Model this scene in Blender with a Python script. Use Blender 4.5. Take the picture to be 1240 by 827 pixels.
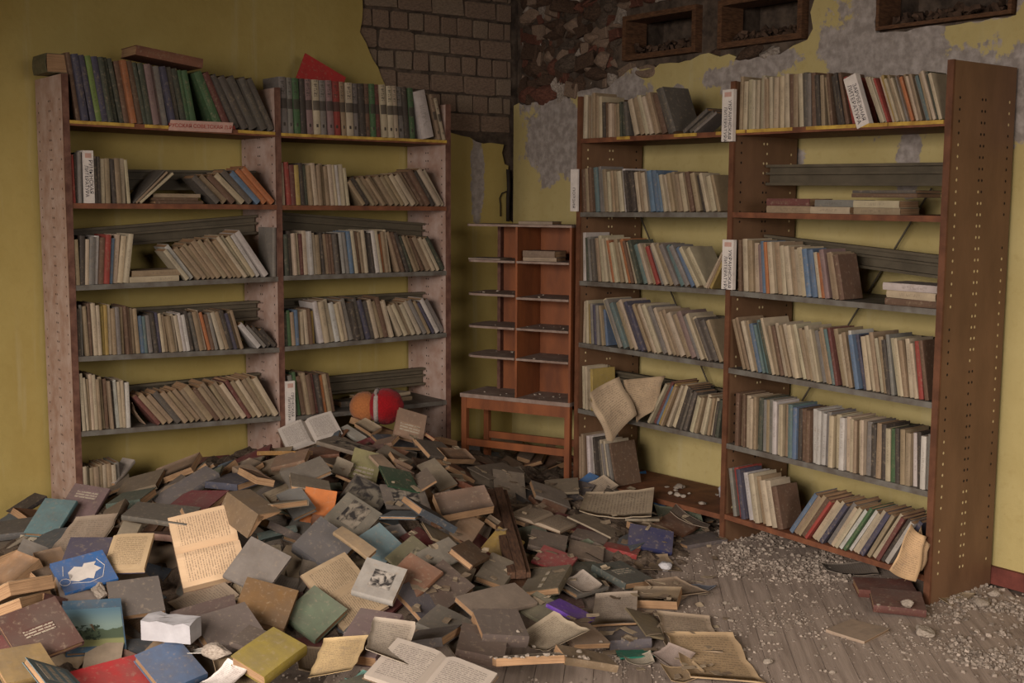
import bpy, bmesh, math, random
import numpy as np
from mathutils import Vector, Matrix
from mathutils.geometry import tessellate_polygon
random.seed(7); RNG = np.random.RandomState(11)
scene = bpy.context.scene
for o in list(bpy.data.objects): bpy.data.objects.remove(o)
COL = scene.collection

# ------------------------------------------------------------------ camera
CAM = Vector((-4.6676, -6.0734, 1.6055)); YAW, PITCH, ROLL, F = 0.6549, -0.1161, 0.0051, 1459.92
fw = Vector((math.sin(YAW)*math.cos(PITCH), math.cos(YAW)*math.cos(PITCH), math.sin(PITCH)))
rt = Vector((math.cos(YAW), -math.sin(YAW), 0)); up = rt.cross(fw)
rt, up = rt*math.cos(ROLL)+up*math.sin(ROLL), -rt*math.sin(ROLL)+up*math.cos(ROLL)
cd = bpy.data.cameras.new('camera'); cam = bpy.data.objects.new('camera', cd); COL.objects.link(cam)
m = Matrix.Identity(4)
for i in range(3): m[i][0], m[i][1], m[i][2], m[i][3] = rt[i], up[i], -fw[i], CAM[i]
cam.matrix_world = m
cd.sensor_width = 36; cd.sensor_fit = 'HORIZONTAL'; cd.lens = F/1240*36; cd.clip_start = .05
scene.camera = cam
# ------------------------------------------------------------------ world, light, exposure
w = bpy.data.worlds.new('world'); scene.world = w; w.use_nodes = True
bg = w.node_tree.nodes['Background']; bg.inputs[0].default_value = (.62, .72, .85, 1); bg.inputs[1].default_value = .35
def area(name, loc, tgt, sx, sy, power, col):
    l = bpy.data.lights.new(name, 'AREA'); l.shape = 'RECTANGLE'; l.size = sx; l.size_y = sy; l.energy = power; l.color = col; l.spread = math.radians(118)
    o = bpy.data.objects.new(name, l); COL.objects.link(o); o.location = loc
    o.rotation_euler = (Vector(tgt)-Vector(loc)).to_track_quat('-Z', 'Y').to_euler(); return o
# daylight entering through the windows of the wall behind and to the left of the camera
area('window_daylight', (-6.92, -5.9, 1.95), (-4.6, -4.9, -.4), 1.7, 1.9, 250, (1, .9, .83))
area('window_daylight', (-6.92, -3.3, 1.95), (-4.6, -2.9, -.4), 1.7, 1.9, 120, (1, .9, .83))
area('window_daylight', (-3.0, -8.92, 1.95), (-2.6, -6.6, -.4), 1.7, 1.9, 110, (1, .9, .83))
vs = scene.view_settings; vs.view_transform = 'Standard'; vs.look = 'None'; vs.gamma = 1; vs.exposure = -.08; vs.use_curve_mapping = False

# ------------------------------------------------------------------ pixel helpers
def ray(u, v): return (fw*F + rt*(u-620) + up*(413.5-v)).normalized()
def on_axis(u, v, ax, val):
    d = ray(u, v); return CAM + d*((val-CAM[ax])/d[ax])
def on_plane(u, v, p, n):
    d = ray(u, v); return CAM + d*((p-CAM).dot(n)/d.dot(n))
def at_depth(u, v, dep):
    d = ray(u, v); return CAM + d*(dep/d.dot(fw))
def proj(p):
    q = Vector(p)-CAM; z = q.dot(fw); return 620+F*q.dot(rt)/z, 413.5-F*q.dot(up)/z

# ------------------------------------------------------------------ materials
def lin(c): return tuple(((x/255)/12.92 if x/255 <= .04045 else ((x/255+.055)/1.055)**2.4) for x in c)
MATS = {}
class NT:
    def __init__(s, name):
        s.m = bpy.data.materials.new(name); s.m.use_nodes = True; s.t = s.m.node_tree; s.n = s.t.nodes; s.l = s.t.links
        s.b = s.n['Principled BSDF']; s.b.inputs['Specular IOR Level'].default_value = .25; MATS[name] = s.m
    def new(s, ty, **kw):
        x = s.n.new(ty)
        for k, v in kw.items(): setattr(x, k, v)
        return x
    def put(s, sock, v):
        if hasattr(v, 'links') or isinstance(v, bpy.types.NodeSocket): s.l.new(v, sock)
        elif isinstance(v, tuple) and len(v) == 3 and sock.type == 'RGBA': sock.default_value = (*v, 1)
        else: sock.default_value = v
    def math(s, op, a, b=0., c=None, clamp=False):
        x = s.new('ShaderNodeMath', operation=op, use_clamp=clamp); s.put(x.inputs[0], a); s.put(x.inputs[1], b)
        if c is not None: s.put(x.inputs[2], c)
        return x.outputs[0]
    def mix(s, f, a, b, bt='MIX'):
        x = s.new('ShaderNodeMix', data_type='RGBA', blend_type=bt); s.put(x.inputs[0], f); s.put(x.inputs[6], a); s.put(x.inputs[7], b)
        return x.outputs[2]
    def noise(s, scale, detail=4, vec=None, rough=.6, col=False, dist=0):
        x = s.new('ShaderNodeTexNoise'); x.inputs['Scale'].default_value = scale; x.inputs['Detail'].default_value = detail
        x.inputs['Roughness'].default_value = rough; x.inputs['Distortion'].default_value = dist
        if vec is not None: s.l.new(vec, x.inputs['Vector'])
        return x.outputs['Color' if col else 'Fac']
    def ramp(s, v, a, b, lo=0., hi=1.):
        x = s.new('ShaderNodeMapRange'); x.clamp = True
        for i, q in enumerate((v, a, b, lo, hi)): s.put(x.inputs[i], q)
        return x.outputs[0]
    def co(s, k='Object'): return s.new('ShaderNodeTexCoord').outputs[k]
    def scaled(s, vec, sc, loc=(0, 0, 0)):
        x = s.new('ShaderNodeMapping'); s.l.new(vec, x.inputs[0]); x.inputs['Scale'].default_value = sc; x.inputs['Location'].default_value = loc
        return x.outputs[0]
    def sep(s, vec):
        x = s.new('ShaderNodeSeparateXYZ'); s.l.new(vec, x.inputs[0]); return x.outputs
    def bump(s, h, st=.3, d=.01):
        x = s.new('ShaderNodeBump'); x.inputs['Strength'].default_value = st; x.inputs['Distance'].default_value = d
        s.l.new(h, x.inputs['Height']); s.l.new(x.outputs[0], s.b.inputs['Normal'])
    def out(s, col, rough=.8): s.put(s.b.inputs['Base Color'], col); s.put(s.b.inputs['Roughness'], rough); return s.m

def simple(name, c, var=.25, scale=8, rough=.8, bump=.15, c2=None, stretch=None):
    s = NT(name); v = s.co(); v = s.scaled(v, stretch) if stretch else v
    n = s.noise(scale, 6, v); base = lin(c)
    dark = lin(c2) if c2 else tuple(x*(1-var*1.6) for x in base)
    col = s.mix(s.ramp(n, .35, .65), dark, base); s.bump(s.noise(scale*6, 4, v), bump, .004); return s.out(col, rough)

DUST = (104, 94, 84)
def cover_mat(name, series=False, plain=False):
    s = NT(name); oi = s.new('ShaderNodeObjectInfo'); c = oi.outputs['Color']; rnd = oi.outputs['Random']
    v = s.co(); add = s.new('ShaderNodeVectorMath', operation='ADD'); s.l.new(v, add.inputs[0])
    r3 = s.new('ShaderNodeCombineXYZ'); s.put(r3.inputs[0], s.math('MULTIPLY', rnd, 37.)); s.put(r3.inputs[1], s.math('MULTIPLY', rnd, 91.)); s.l.new(r3.outputs[0], add.inputs[1])
    vv = add.outputs[0]
    n1 = s.noise(14, 5, vv); n2 = s.noise(60, 4, vv)
    col = s.mix(s.ramp(n1, .3, .7, 0., .55), c, s.mix(.55, c, (.02, .015, .012)))
    col = s.mix(s.ramp(n2, .56, .72, 0., .45), col, lin((150, 132, 110)))
    uv = s.new('ShaderNodeUVMap', uv_map='spine').outputs[0]; x, y, _ = s.sep(uv)
    insp = s.math('GREATER_THAN', x, 0.)
    bw = s.new('ShaderNodeRGBToBW'); s.l.new(c, bw.inputs[0])
    ink = s.mix(s.math('GREATER_THAN', bw.outputs[0], .13), lin((120, 104, 76)), lin((38, 30, 28)))
    if series:
        band = s.math('MULTIPLY', s.math('GREATER_THAN', y, .44), s.math('LESS_THAN', y, .62))
        dot = s.math('MULTIPLY', s.math('MULTIPLY', s.math('GREATER_THAN', x, .36), s.math('LESS_THAN', x, .66)),
                     s.math('MULTIPLY', s.math('GREATER_THAN', y, .13), s.math('LESS_THAN', y, .19)))
        nm = s.noise(1, 2, s.scaled(uv, (3, 26, 1)))
        tx = s.math('MULTIPLY', s.math('GREATER_THAN', nm, .52), s.math('GREATER_THAN', y, .68))
        tx = s.math('MULTIPLY', tx, s.math('MULTIPLY', s.math('GREATER_THAN', x, .25), s.math('LESS_THAN', x, .78)))
        k = s.math('MULTIPLY', insp, s.math('MINIMUM', s.math('ADD', s.math('ADD', s.math('MULTIPLY', band, .85), dot), s.math('MULTIPLY', tx, .7)), 1.))
        col = s.mix(k, col, lin((30, 27, 28)))
    else:
        lo = s.math('MULTIPLY_ADD', rnd, .3, .12); hi = s.math('MULTIPLY_ADD', rnd, .35, .55)
        inb = s.math('MULTIPLY', s.math('GREATER_THAN', y, lo), s.math('LESS_THAN', y, hi))
        ins = s.math('MULTIPLY', s.math('GREATER_THAN', x, .3), s.math('LESS_THAN', x, .72))
        ad2 = s.new('ShaderNodeVectorMath', operation='ADD'); s.l.new(uv, ad2.inputs[0]); s.l.new(r3.outputs[0], ad2.inputs[1])
        nm = s.noise(1, 2, s.scaled(ad2.outputs[0], (2.5, 42, 1)))
        k = s.math('MULTIPLY', s.math('MULTIPLY', inb, ins), s.math('MULTIPLY', s.ramp(nm, .48, .56), s.math('MULTIPLY', insp, .1 if plain else .3)))
        col = s.mix(k, col, ink)
    g = s.new('ShaderNodeNewGeometry'); _, _, nz = s.sep(g.outputs['Normal'])
    if not plain: col = s.mix(.2, col, lin((112, 98, 82)))
    d = s.math('MULTIPLY', s.ramp(nz, .3, .9), s.ramp(s.noise(7, 5, vv), .3, .75, .08, .5))
    col = s.mix(d, col, lin(DUST))
    s.bump(n2, .2, .002); return s.out(col, s.ramp(n1, .3, .7, .55, .85))
cover_mat('cover'); cover_mat('cover_series', True); cover_mat('cover_plain', False, True)

def page_mat(name, c, c2, text=False):
    s = NT(name); oi = s.new('ShaderNodeObjectInfo'); v = s.co()
    st = s.noise(1, 3, s.scaled(v, (6, 6, 900)))
    n = s.noise(9, 5, v)
    col = s.mix(s.ramp(st, .35, .65), lin(c2), lin(c)); col = s.mix(s.ramp(n, .45, .8, 0., .6), col, lin((92, 72, 52)))
    col = s.mix(s.math('MULTIPLY', oi.outputs['Random'], .35), col, lin(c2))
    if text: col = s.mix(.75, col, oi.outputs['Color'])
    if text:
        uv = s.new('ShaderNodeUVMap', uv_map='page').outputs[0]; x, y, _ = s.sep(uv)
        ln = s.math('LESS_THAN', s.math('FRACT', s.math('MULTIPLY', y, 24.)), .5)
        box = s.math('MULTIPLY', s.math('MULTIPLY', s.math('GREATER_THAN', x, .12), s.math('LESS_THAN', x, .88)), s.math('MULTIPLY', s.math('GREATER_THAN', y, .1), s.math('LESS_THAN', y, .9)))
        nm = s.ramp(s.noise(1, 2, s.scaled(uv, (38, 24, 1))), .42, .5)
        col = s.mix(s.math('MULTIPLY', s.math('MULTIPLY', ln, box), s.math('MULTIPLY', nm, .5)), col, lin((52, 44, 40)))
    s.bump(st, .25, .002); return s.out(col, .9)
page_mat('paper_edge', (176, 142, 106), (120, 90, 64)); page_mat('paper_text', (178, 158, 128), (150, 128, 100), True)

def sheet_mat():
    s = NT('sheet'); oi = s.new('ShaderNodeObjectInfo'); v = s.co(); n = s.noise(6, 6, v); n2 = s.noise(40, 4, v)
    col = s.mix(s.ramp(n, .35, .75, 0., .5), oi.outputs['Color'], lin((96, 78, 60))); col = s.mix(s.ramp(n2, .55, .7, 0., .35), col, lin(DUST))
    uv = s.new('ShaderNodeUVMap', uv_map='page').outputs[0]; x, y, _ = s.sep(uv)
    ln = s.math('LESS_THAN', s.math('FRACT', s.math('MULTIPLY', y, 22.)), .45)
    box = s.math('MULTIPLY', s.math('MULTIPLY', s.math('GREATER_THAN', x, .1), s.math('LESS_THAN', x, .9)), s.math('MULTIPLY', s.math('GREATER_THAN', y, .08), s.math('LESS_THAN', y, .92)))
    nm = s.ramp(s.noise(1, 2, s.scaled(uv, (34, 22, 1))), .45, .52)
    col = s.mix(s.math('MULTIPLY', s.math('MULTIPLY', ln, box), s.math('MULTIPLY', nm, .42)), col, lin((60, 50, 44)))
    s.bump(n2, .2, .003); s.out(col, .9)
sheet_mat()
def print_mats():
    s = NT('print_picture'); uv = s.new('ShaderNodeUVMap', uv_map='page').outputs[0]; oi = s.new('ShaderNodeObjectInfo')
    ad = s.new('ShaderNodeVectorMath', operation='ADD'); s.l.new(uv, ad.inputs[0]); r = s.new('ShaderNodeCombineXYZ'); s.put(r.inputs[0], s.math('MULTIPLY', oi.outputs['Random'], 50.)); s.l.new(r.outputs[0], ad.inputs[1])
    n = s.noise(3.2, 4, ad.outputs[0], .5, False, .6); c = oi.outputs['Color']
    s.out(s.mix(s.ramp(n, .42, .6), lin((46, 42, 40)), s.mix(.35, c, lin((150, 138, 118)))), .8)
    s = NT('print_lines'); uv = s.new('ShaderNodeUVMap', uv_map='page').outputs[0]; x, y, _ = s.sep(uv); oi = s.new('ShaderNodeObjectInfo')
    n = s.noise(1, 2, s.scaled(uv, (13, 3, 1))); k = s.math('MULTIPLY', s.math('LESS_THAN', s.math('FRACT', s.math('MULTIPLY', y, 3.)), .55), s.ramp(n, .4, .45))
    s.out(s.mix(k, oi.outputs['Color'], lin((150, 138, 120))), .8)
    s = NT('print_landscape'); uv = s.new('ShaderNodeUVMap', uv_map='page').outputs[0]; x, y, _ = s.sep(uv)
    n = s.noise(4, 5, uv); n2 = s.noise(11, 5, uv)
    hill = s.math('MULTIPLY_ADD', n, .35, .28); tree = s.math('MULTIPLY', s.math('LESS_THAN', s.math('ABSOLUTE', s.math('SUBTRACT', x, .62)), .22), s.math('LESS_THAN', s.math('ABSOLUTE', s.math('SUBTRACT', y, .36)), .2))
    col = s.mix(s.ramp(y, .55, .95), lin((112, 128, 120)), lin((78, 102, 112)))
    col = s.mix(s.math('LESS_THAN', y, hill), col, lin((70, 80, 62))); col = s.mix(s.ramp(y, .2, .16), col, lin((122, 122, 82)))
    col = s.mix(s.math('MULTIPLY', tree, s.ramp(n2, .48, .54)), col, lin((42, 52, 40))); s.out(col, .6)
print_mats()

def wall_mat(name, blobs, axis, ya=(150, 130, 72), yb=(164, 146, 88)):
    """yellow distemper over pale plaster; blobs (a, z, ra, rz): where the yellow has peeled off, in wall metres"""
    s = NT(name); v = s.co('Object'); x, y, z = s.sep(v); a = x if axis == 0 else y
    n = s.noise(2.2, 6, v); nf = s.noise(22, 6, v)
    col = s.mix(s.ramp(n, .3, .7), lin(ya), lin(yb)); col = s.mix(s.ramp(nf, .55, .75, 0., .35), col, lin((142, 122, 70)))
    drip = s.noise(1, 5, s.scaled(v, (9, 9, .6))); col = s.mix(s.ramp(drip, .6, .78, 0., .4), col, lin((176, 168, 140)))
    k = None; wob = s.math('MULTIPLY_ADD', s.noise(6, 8, v, .7), 2.6, -1.3)
    for (ca, cz, ra, rz) in blobs:
        da = s.math('DIVIDE', s.math('SUBTRACT', a, ca), ra); dz = s.math('DIVIDE', s.math('SUBTRACT', z, cz), rz)
        d = s.math('SQRT', s.math('ADD', s.math('MULTIPLY', da, da), s.math('MULTIPLY', dz, dz)))
        q = s.ramp(s.math('ADD', d, wob), 1.05, .95); k = q if k is None else s.math('MAXIMUM', k, q)
    pl = s.mix(s.ramp(nf, .4, .65), lin((128, 118, 110)), lin((158, 148, 140)))
    if k is not None: col = s.mix(k, col, pl)
    sp = s.ramp(s.noise(90, 2, v), .74, .78); col = s.mix(s.math('MULTIPLY', sp, .6), col, lin((80, 66, 46)))
    s.bump(s.math('ADD', nf, s.noise(3, 4, v)), .25, .012); s.out(col, .85)

# ------------------------------------------------------------------ mesh building
class MB:
    def __init__(s): s.v = []; s.f = []; s.mi = []; s.uv = {}
    def quad(s, a, b, c, d, mi=0):
        i = len(s.v); s.v += [tuple(a), tuple(b), tuple(c), tuple(d)]; s.f.append((i, i+1, i+2, i+3)); s.mi.append(mi); return len(s.f)-1
    def hexa(s, p, mi=0):   # p: 8 pts, bottom 4 ccw then top 4
        i = len(s.v); s.v += [tuple(q) for q in p]
        for f in ((3, 2, 1, 0), (4, 5, 6, 7), (0, 1, 5, 4), (1, 2, 6, 5), (2, 3, 7, 6), (3, 0, 4, 7)): s.f.append(tuple(i+k for k in f)); s.mi.append(mi)
    def box(s, x0, x1, y0, y1, z0, z1, mi=0):
        s.hexa([(x0, y0, z0), (x1, y0, z0), (x1, y1, z0), (x0, y1, z0), (x0, y0, z1), (x1, y0, z1), (x1, y1, z1), (x0, y1, z1)], mi)
    def grid_slab(s, P, n, m, mi=0, uvtop=False):
        """P(i,j,k): i 0..n, j 0..m, k 0 bottom / 1 top"""
        i0 = len(s.v); W = m+1
        for k in (0, 1):
            for i in range(n+1):
                for j in range(m+1): s.v.append(tuple(P(i, j, k)))
        T = i0+(n+1)*W
        for i in range(n):
            for j in range(m):
                a, b, c, d = i*W+j, (i+1)*W+j, (i+1)*W+j+1, i*W+j+1
                s.f.append((T+a, T+b, T+c, T+d)); s.mi.append(mi)
                if uvtop: s.uv[len(s.f)-1] = [(j/m, i/n), (j/m, (i+1)/n), ((j+1)/m, (i+1)/n), ((j+1)/m, i/n)]
                s.f.append((i0+d, i0+c, i0+b, i0+a)); s.mi.append(mi)
        for i in range(n):
            for j, fl in ((0, 0), (m, 1)):
                a, b = i*W+j, (i+1)*W+j; q = (i0+a, i0+b, T+b, T+a); s.f.append(q if fl else q[::-1]); s.mi.append(mi)
        for j in range(m):
            for i, fl in ((0, 1), (n, 0)):
                a, b = i*W+j, i*W+j+1; q = (i0+a, i0+b, T+b, T+a); s.f.append(q if fl else q[::-1]); s.mi.append(mi)
    def tube(s, pts, r, n=6, mi=0):
        pts = [Vector(p) for p in pts]; rings = []
        for k, p in enumerate(pts):
            d = (pts[min(k+1, len(pts)-1)]-pts[max(k-1, 0)]).normalized(); a = d.orthogonal().normalized(); b = d.cross(a)
            rings.append(len(s.v)); s.v += [tuple(p+(a*math.cos(t)+b*math.sin(t))*r) for t in [2*math.pi*q/n for q in range(n)]]
        for k in range(len(pts)-1):
            for q in range(n):
                s.f.append((rings[k]+q, rings[k]+(q+1) % n, rings[k+1]+(q+1) % n, rings[k+1]+q)); s.mi.append(mi)
        s.f.append(tuple(rings[0]+q for q in range(n))[::-1]); s.mi.append(mi); s.f.append(tuple(rings[-1]+q for q in range(n))); s.mi.append(mi)
    def mesh(s, name, mats, uvname='page', smooth=False):
        me = bpy.data.meshes.new(name); me.from_pydata(s.v, [], s.f)
        for mt in mats: me.materials.append(MATS[mt])
        me.polygons.foreach_set('material_index', s.mi)
        if s.uv or uvname == 'spine':
            l = me.uv_layers.new(name=uvname)
            dat = np.full((len(me.loops), 2), -1., np.float32)
            for pi, c in s.uv.items():
                st = me.polygons[pi].loop_start
                for k, q in enumerate(c): dat[st+k] = q
            l.data.foreach_set('uv', dat.ravel())
        if smooth: me.polygons.foreach_set('use_smooth', [True]*len(s.f))
        me.update(); return me
def obj(name, me, parent=None, mat=None, color=None):
    o = bpy.data.objects.new(name, me); COL.objects.link(o)
    if parent: o.parent = parent
    if mat is not None: o.matrix_world = mat
    if color: o.color = (*color, 1)
    return o
def empty(name, loc=(0, 0, 0), mat=None):
    o = bpy.data.objects.new(name, None); COL.objects.link(o); o.empty_display_size = .05
    if mat is not None: o.matrix_world = mat
    else: o.location = loc
    return o
def tag(o, label=None, cat=None, group=None, kind=None):
    if label: o['label'] = label
    if cat: o['category'] = cat
    if group: o['group'] = group
    if kind: o['kind'] = kind
    return o
def text_mesh(txt, size, name='lettering'):
    c = bpy.data.curves.new(name, 'FONT'); c.body = txt; c.size = size; c.align_x = 'CENTER'; c.align_y = 'CENTER'; c.resolution_u = 2
    t = bpy.data.objects.new(name, c); COL.objects.link(t); bpy.context.view_layer.update()
    me = bpy.data.meshes.new_from_object(t.evaluated_get(bpy.context.evaluated_depsgraph_get())); bpy.data.objects.remove(t); return me
def frame(o, x, y, z):
    M = Matrix.Identity(4)
    for i in range(3): M[i][0], M[i][1], M[i][2], M[i][3] = x[i], y[i], z[i], o[i]
    return M

simple('mortar', (92, 78, 66), .4, 14, .95, .5); simple('brick_grey', (126, 105, 88), .25, 10, .92, .4); simple('brick_pale', (130, 112, 94), .25, 10, .92, .4)
simple('brick_red', (104, 66, 52), .35, 12, .92, .5); simple('brick_dark', (84, 64, 50), .4, 12, .92, .5); simple('stone_white', (160, 148, 136), .4, 9, .92, .5, (104, 92, 80))
simple('wood_frame', (96, 66, 44), .35, 10, .8, .4, None, (3, 3, 14)); simple('floor_wood', (150, 134, 121), .35, 4, .9, .4, (122, 107, 95)); simple('floor_base', (112, 98, 86), .4, 8, .95, .4)
simple('skirting', (108, 56, 46), .3, 9, .7, .2); simple('plaster', (158, 146, 132), .2, 12, .92, .4, (120, 107, 94)); simple('ceiling_white', (112, 102, 90), .2, 3, .9)
simple('panel_pink', (172, 150, 138), .25, 11, .65, .3, (150, 120, 104)); simple('edge_brown', (106, 74, 60), .35, 22, .7, .3, (76, 48, 38))
simple('panel_brown', (108, 80, 58), .22, 7, .5, .12, (92, 67, 48), (1, 1, .35)); simple('panel_edge', (100, 64, 44), .25, 12, .55, .15)
simple('shelf_grey', (104, 100, 92), .25, 14, .6, .2, (80, 72, 64)); simple('shelf_brown', (116, 72, 48), .3, 14, .65, .2, (86, 52, 36)); simple('strip_yellow', (182, 150, 66), .3, 18, .6, .2, (140, 106, 48))
simple('rail_grey', (86, 77, 62), .2, 9, .55, .1); simple('hole_shade', (26, 18, 14), .1); simple('hole_lit', (196, 176, 132), .1)
simple('ply_orange', (128, 74, 42), .22, 9, .5, .1, (98, 56, 34), (1, 1, .3)); simple('ply_dusty', (136, 118, 106), .25, 16, .8, .2, (112, 92, 80))
simple('ply_shelf_edge', (138, 82, 46), .3, 18, .7); simple('label_white', (196, 186, 176), .12, 18, .8, .05); simple('label_pink', (178, 142, 128), .15, 18, .8, .05)
simple('ink_dark', (42, 36, 48), .1); simple('ink_red', (150, 46, 34), .1); simple('old_plank', (88, 62, 44), .35, 10, .85, .4, (58, 40, 30), (2, 12, 12))
simple('wire', (52, 44, 38), .2); simple('paint_white', (172, 168, 168), .12, 14, .8)
s = NT('rubble'); g = s.new('ShaderNodeNewGeometry'); c = s.mix(g.outputs['Random Per Island'], lin((98, 87, 77)), lin((156, 142, 128))); s.bump(s.noise(60, 4, s.co()), .5, .004); s.out(c, .95)
s = NT('scrap'); g = s.new('ShaderNodeNewGeometry'); c = s.mix(g.outputs['Random Per Island'], lin((96, 80, 64)), lin((170, 152, 126))); c = s.mix(s.ramp(s.noise(30, 4, s.co()), .4, .7, 0., .5), c, lin((84, 70, 56))); s.out(c, .9)
s = NT('litter'); v = s.co(); n = s.noise(16, 6, v, .7); c = s.mix(s.ramp(n, .35, .65), lin((58, 46, 38)), lin((112, 96, 80))); s.bump(n, .8, .03); s.out(c, .95)
for nm, c in (('plush_red', (138, 8, 16)), ('plush_tan', (160, 98, 54)), ('plush_white', (160, 146, 136))):
    s = NT(nm); n = s.noise(120, 4, s.co()); col = s.mix(s.ramp(n, .35, .7), tuple(x*.7 for x in lin(c)), lin(c)); s.bump(n, .9, .006); s.out(col, .95); s.b.inputs['Sheen Weight'].default_value = .08

# ------------------------------------------------------------------ room shell
RX, RY, CZ = -7.0, -9.0, 3.5
wall_mat('wall_yellow_left', [(-.28, 1.75, .05, .3), (-2.6, 2.9, .05, .22), (-1.75, 2.85, .04, .15)], 0)
def wy(u, v): p = on_axis(u, v, 0, 0.); return p.y, p.z
def blob(u, v, ru, rv):
    p = on_axis(u, v, 0, 0.); q = on_axis(u+ru, v, 0, 0.); r = on_axis(u, v+rv, 0, 0.); return (p.y, p.z, abs(q.y-p.y), abs(r.z-p.z))
wall_mat('wall_yellow_right', [blob(672, 158, 40, 62), blob(735, 112, 50, 26), blob(882, 92, 42, 14), blob(1070, 60, 80, 90), blob(925, 78, 44, 22), blob(1130, 110, 120, 50), blob(1225, 120, 60, 60), blob(1160, 8, 90, 22), blob(1100, 195, 16, 50), blob(882, 106, 10, 10), blob(965, 195, 10, 20), blob(820, 112, 14, 14)], 1, (160, 143, 92), (174, 158, 108))
def slab_poly(pts, axis, d0, d1, name, mats):
    """pts in wall coords (a, z); thickness from d0 (room side) to d1"""
    mk = (lambda a, z, d: (a, d, z)) if axis == 0 else (lambda a, z, d: (d, a, z)); n = len(pts)
    tris = tessellate_polygon([[Vector((a, z, 0)) for a, z in pts]])
    bm = bmesh.new(); vf = [bm.verts.new(mk(a, z, d0)) for a, z in pts]; vb = [bm.verts.new(mk(a, z, d1)) for a, z in pts]
    for t in tris:
        bm.faces.new([vf[i] for i in t]); bm.faces.new([vb[i] for i in reversed(t)])
    for i in range(n): bm.faces.new((vf[(i+1) % n], vf[i], vb[i], vb[(i+1) % n]))
    bmesh.ops.recalc_face_normals(bm, faces=bm.faces)
    me = bpy.data.meshes.new(name); bm.to_mesh(me); bm.free()
    for mt in mats: me.materials.append(MATS[mt])
    return me
def rough(pts, amp, step=.05):
    out = []
    for i in range(len(pts)-1):
        a, b = Vector(pts[i]), Vector(pts[i+1]); n = max(1, int((b-a).length/step))
        for k in range(n):
            q = a.lerp(b, k/n); out.append((q.x+(random.uniform(-amp, amp) if k or i else 0), q.y+(random.uniform(-amp, amp) if k or i else 0)))
    return out+[tuple(pts[-1])]
def wx(u, v): p = on_axis(u, v, 1, 0.); return p.x, p.z
lb = [wx(*q) for q in ((440, 0), (437, 38), (443, 52), (452, 72), (462, 92), (469, 110), (500, 138), (548, 163), (570, 167), (576, 173), (611, 174), (609, 186), (612, 198), (616, 202), (615, 240), (617, 266))]
lb = rough([(lb[0][0], CZ)]+lb, .008)
left_poly = [(RX, 0), (RX, CZ)]+lb+[(0, lb[-1][1]-.02), (0, 0)]
left_hole = lb+[(.02, lb[-1][1]-.02), (.02, CZ)]
wl = tag(obj('wall_left', slab_poly(left_poly, 0, 0., .03, 'wall_left', ['wall_yellow_left'])), kind='structure')
b = MB(); b.box(RX, .3, .031, .3, 0, CZ); tag(obj('wall_core', b.mesh('wall_core', ['mortar']), wl))
NICHES = []
for c4 in (((756, 24), (845, 2), (757, 76), (846, 61)), ((872, 4), (974, -18), (872, 60), (975, 46)), ((1064, -30), (1230, -62), (1065, 34), (1229, 20))):
    q = [wy(*p) for p in c4]; NICHES.append(((q[0][0]+q[2][0])/2, (q[1][0]+q[3][0])/2, (q[2][1]+q[3][1])/2, (q[0][1]+q[1][1])/2))   # y_left, y_right, z0, z1
rb = [wy(*q) for q in ((622, 128), (640, 124), (668, 122), (690, 117), (712, 108), (735, 105), (746, 94), (760, 84), (800, 80), (812, 76), (846, 69), (858, 62), (872, 66), (905, 72), (925, 70), (944, 64), (962, 58), (979, 50), (986, 36), (980, 15), (986, 0))]
rb = rough(rb, .012)
n3 = NICHES[2]
n3b = rough([(n3[0]+.015, CZ), (n3[0]+.015, n3[2]-.012), (n3[1]-.012, n3[2]-.012), (n3[1]-.012, CZ)], .007)
right_poly = [(0, 0)]+rb+[(rb[-1][0], CZ)]+n3b+[(RY, CZ), (RY, 0)]
right_hole = [(.02, rb[0][1])]+rb+[(rb[-1][0], CZ), (.02, CZ)]
wr = tag(obj('wall_right', slab_poly(right_poly, 1, 0., .03, 'wall_right', ['wall_yellow_right'])), kind='structure')
ys = sorted({RY, 0.}|{n[0] for n in NICHES}|{n[1] for n in NICHES}); zs = sorted({0., CZ}|{n[2] for n in NICHES}|{n[3] for n in NICHES})
b = MB()
for i in range(len(ys)-1):
    yc = (ys[i]+ys[i+1])/2; z0 = None
    cells = []
    for k in range(len(zs)-1):
        zc = (zs[k]+zs[k+1])/2
        if not any(n[1] < yc < n[0] and n[2] < zc < n[3] for n in NICHES): cells.append((zs[k], zs[k+1]))
    for (a0, a1) in cells: b.box(.031, .3, ys[i], ys[i+1], a0, a1)
b.box(.3, .36, RY, 0, 0, CZ); obj('wall_core', b.mesh('wall_core', ['mortar']), wr)
def inside(p, poly):
    x, y = p; c = False; n = len(poly)
    for i in range(n):
        (x1, y1), (x2, y2) = poly[i], poly[(i+1) % n]
        if (y1 > y) != (y2 > y) and x < (x2-x1)*(y-y1)/(y2-y1)+x1: c = not c
    return c
def brick_mesh(name, mat, jit, sub=True):
    bm = bmesh.new(); bmesh.ops.create_cube(bm, size=1.)
    if sub: bmesh.ops.bevel(bm, geom=bm.edges[:], offset=.06, segments=1, affect='EDGES')
    for v in bm.verts: v.co += Vector([random.uniform(-jit, jit) for _ in range(3)])
    me = bpy.data.meshes.new(name); bm.to_mesh(me); bm.free(); me.materials.append(MATS[mat]); return me
BR = {k: [brick_mesh('brick', k, j) for _ in range(5)] for k, j in (('brick_grey', .03), ('brick_pale', .03), ('brick_red', .1), ('brick_dark', .12), ('stone_white', .16))}
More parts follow.
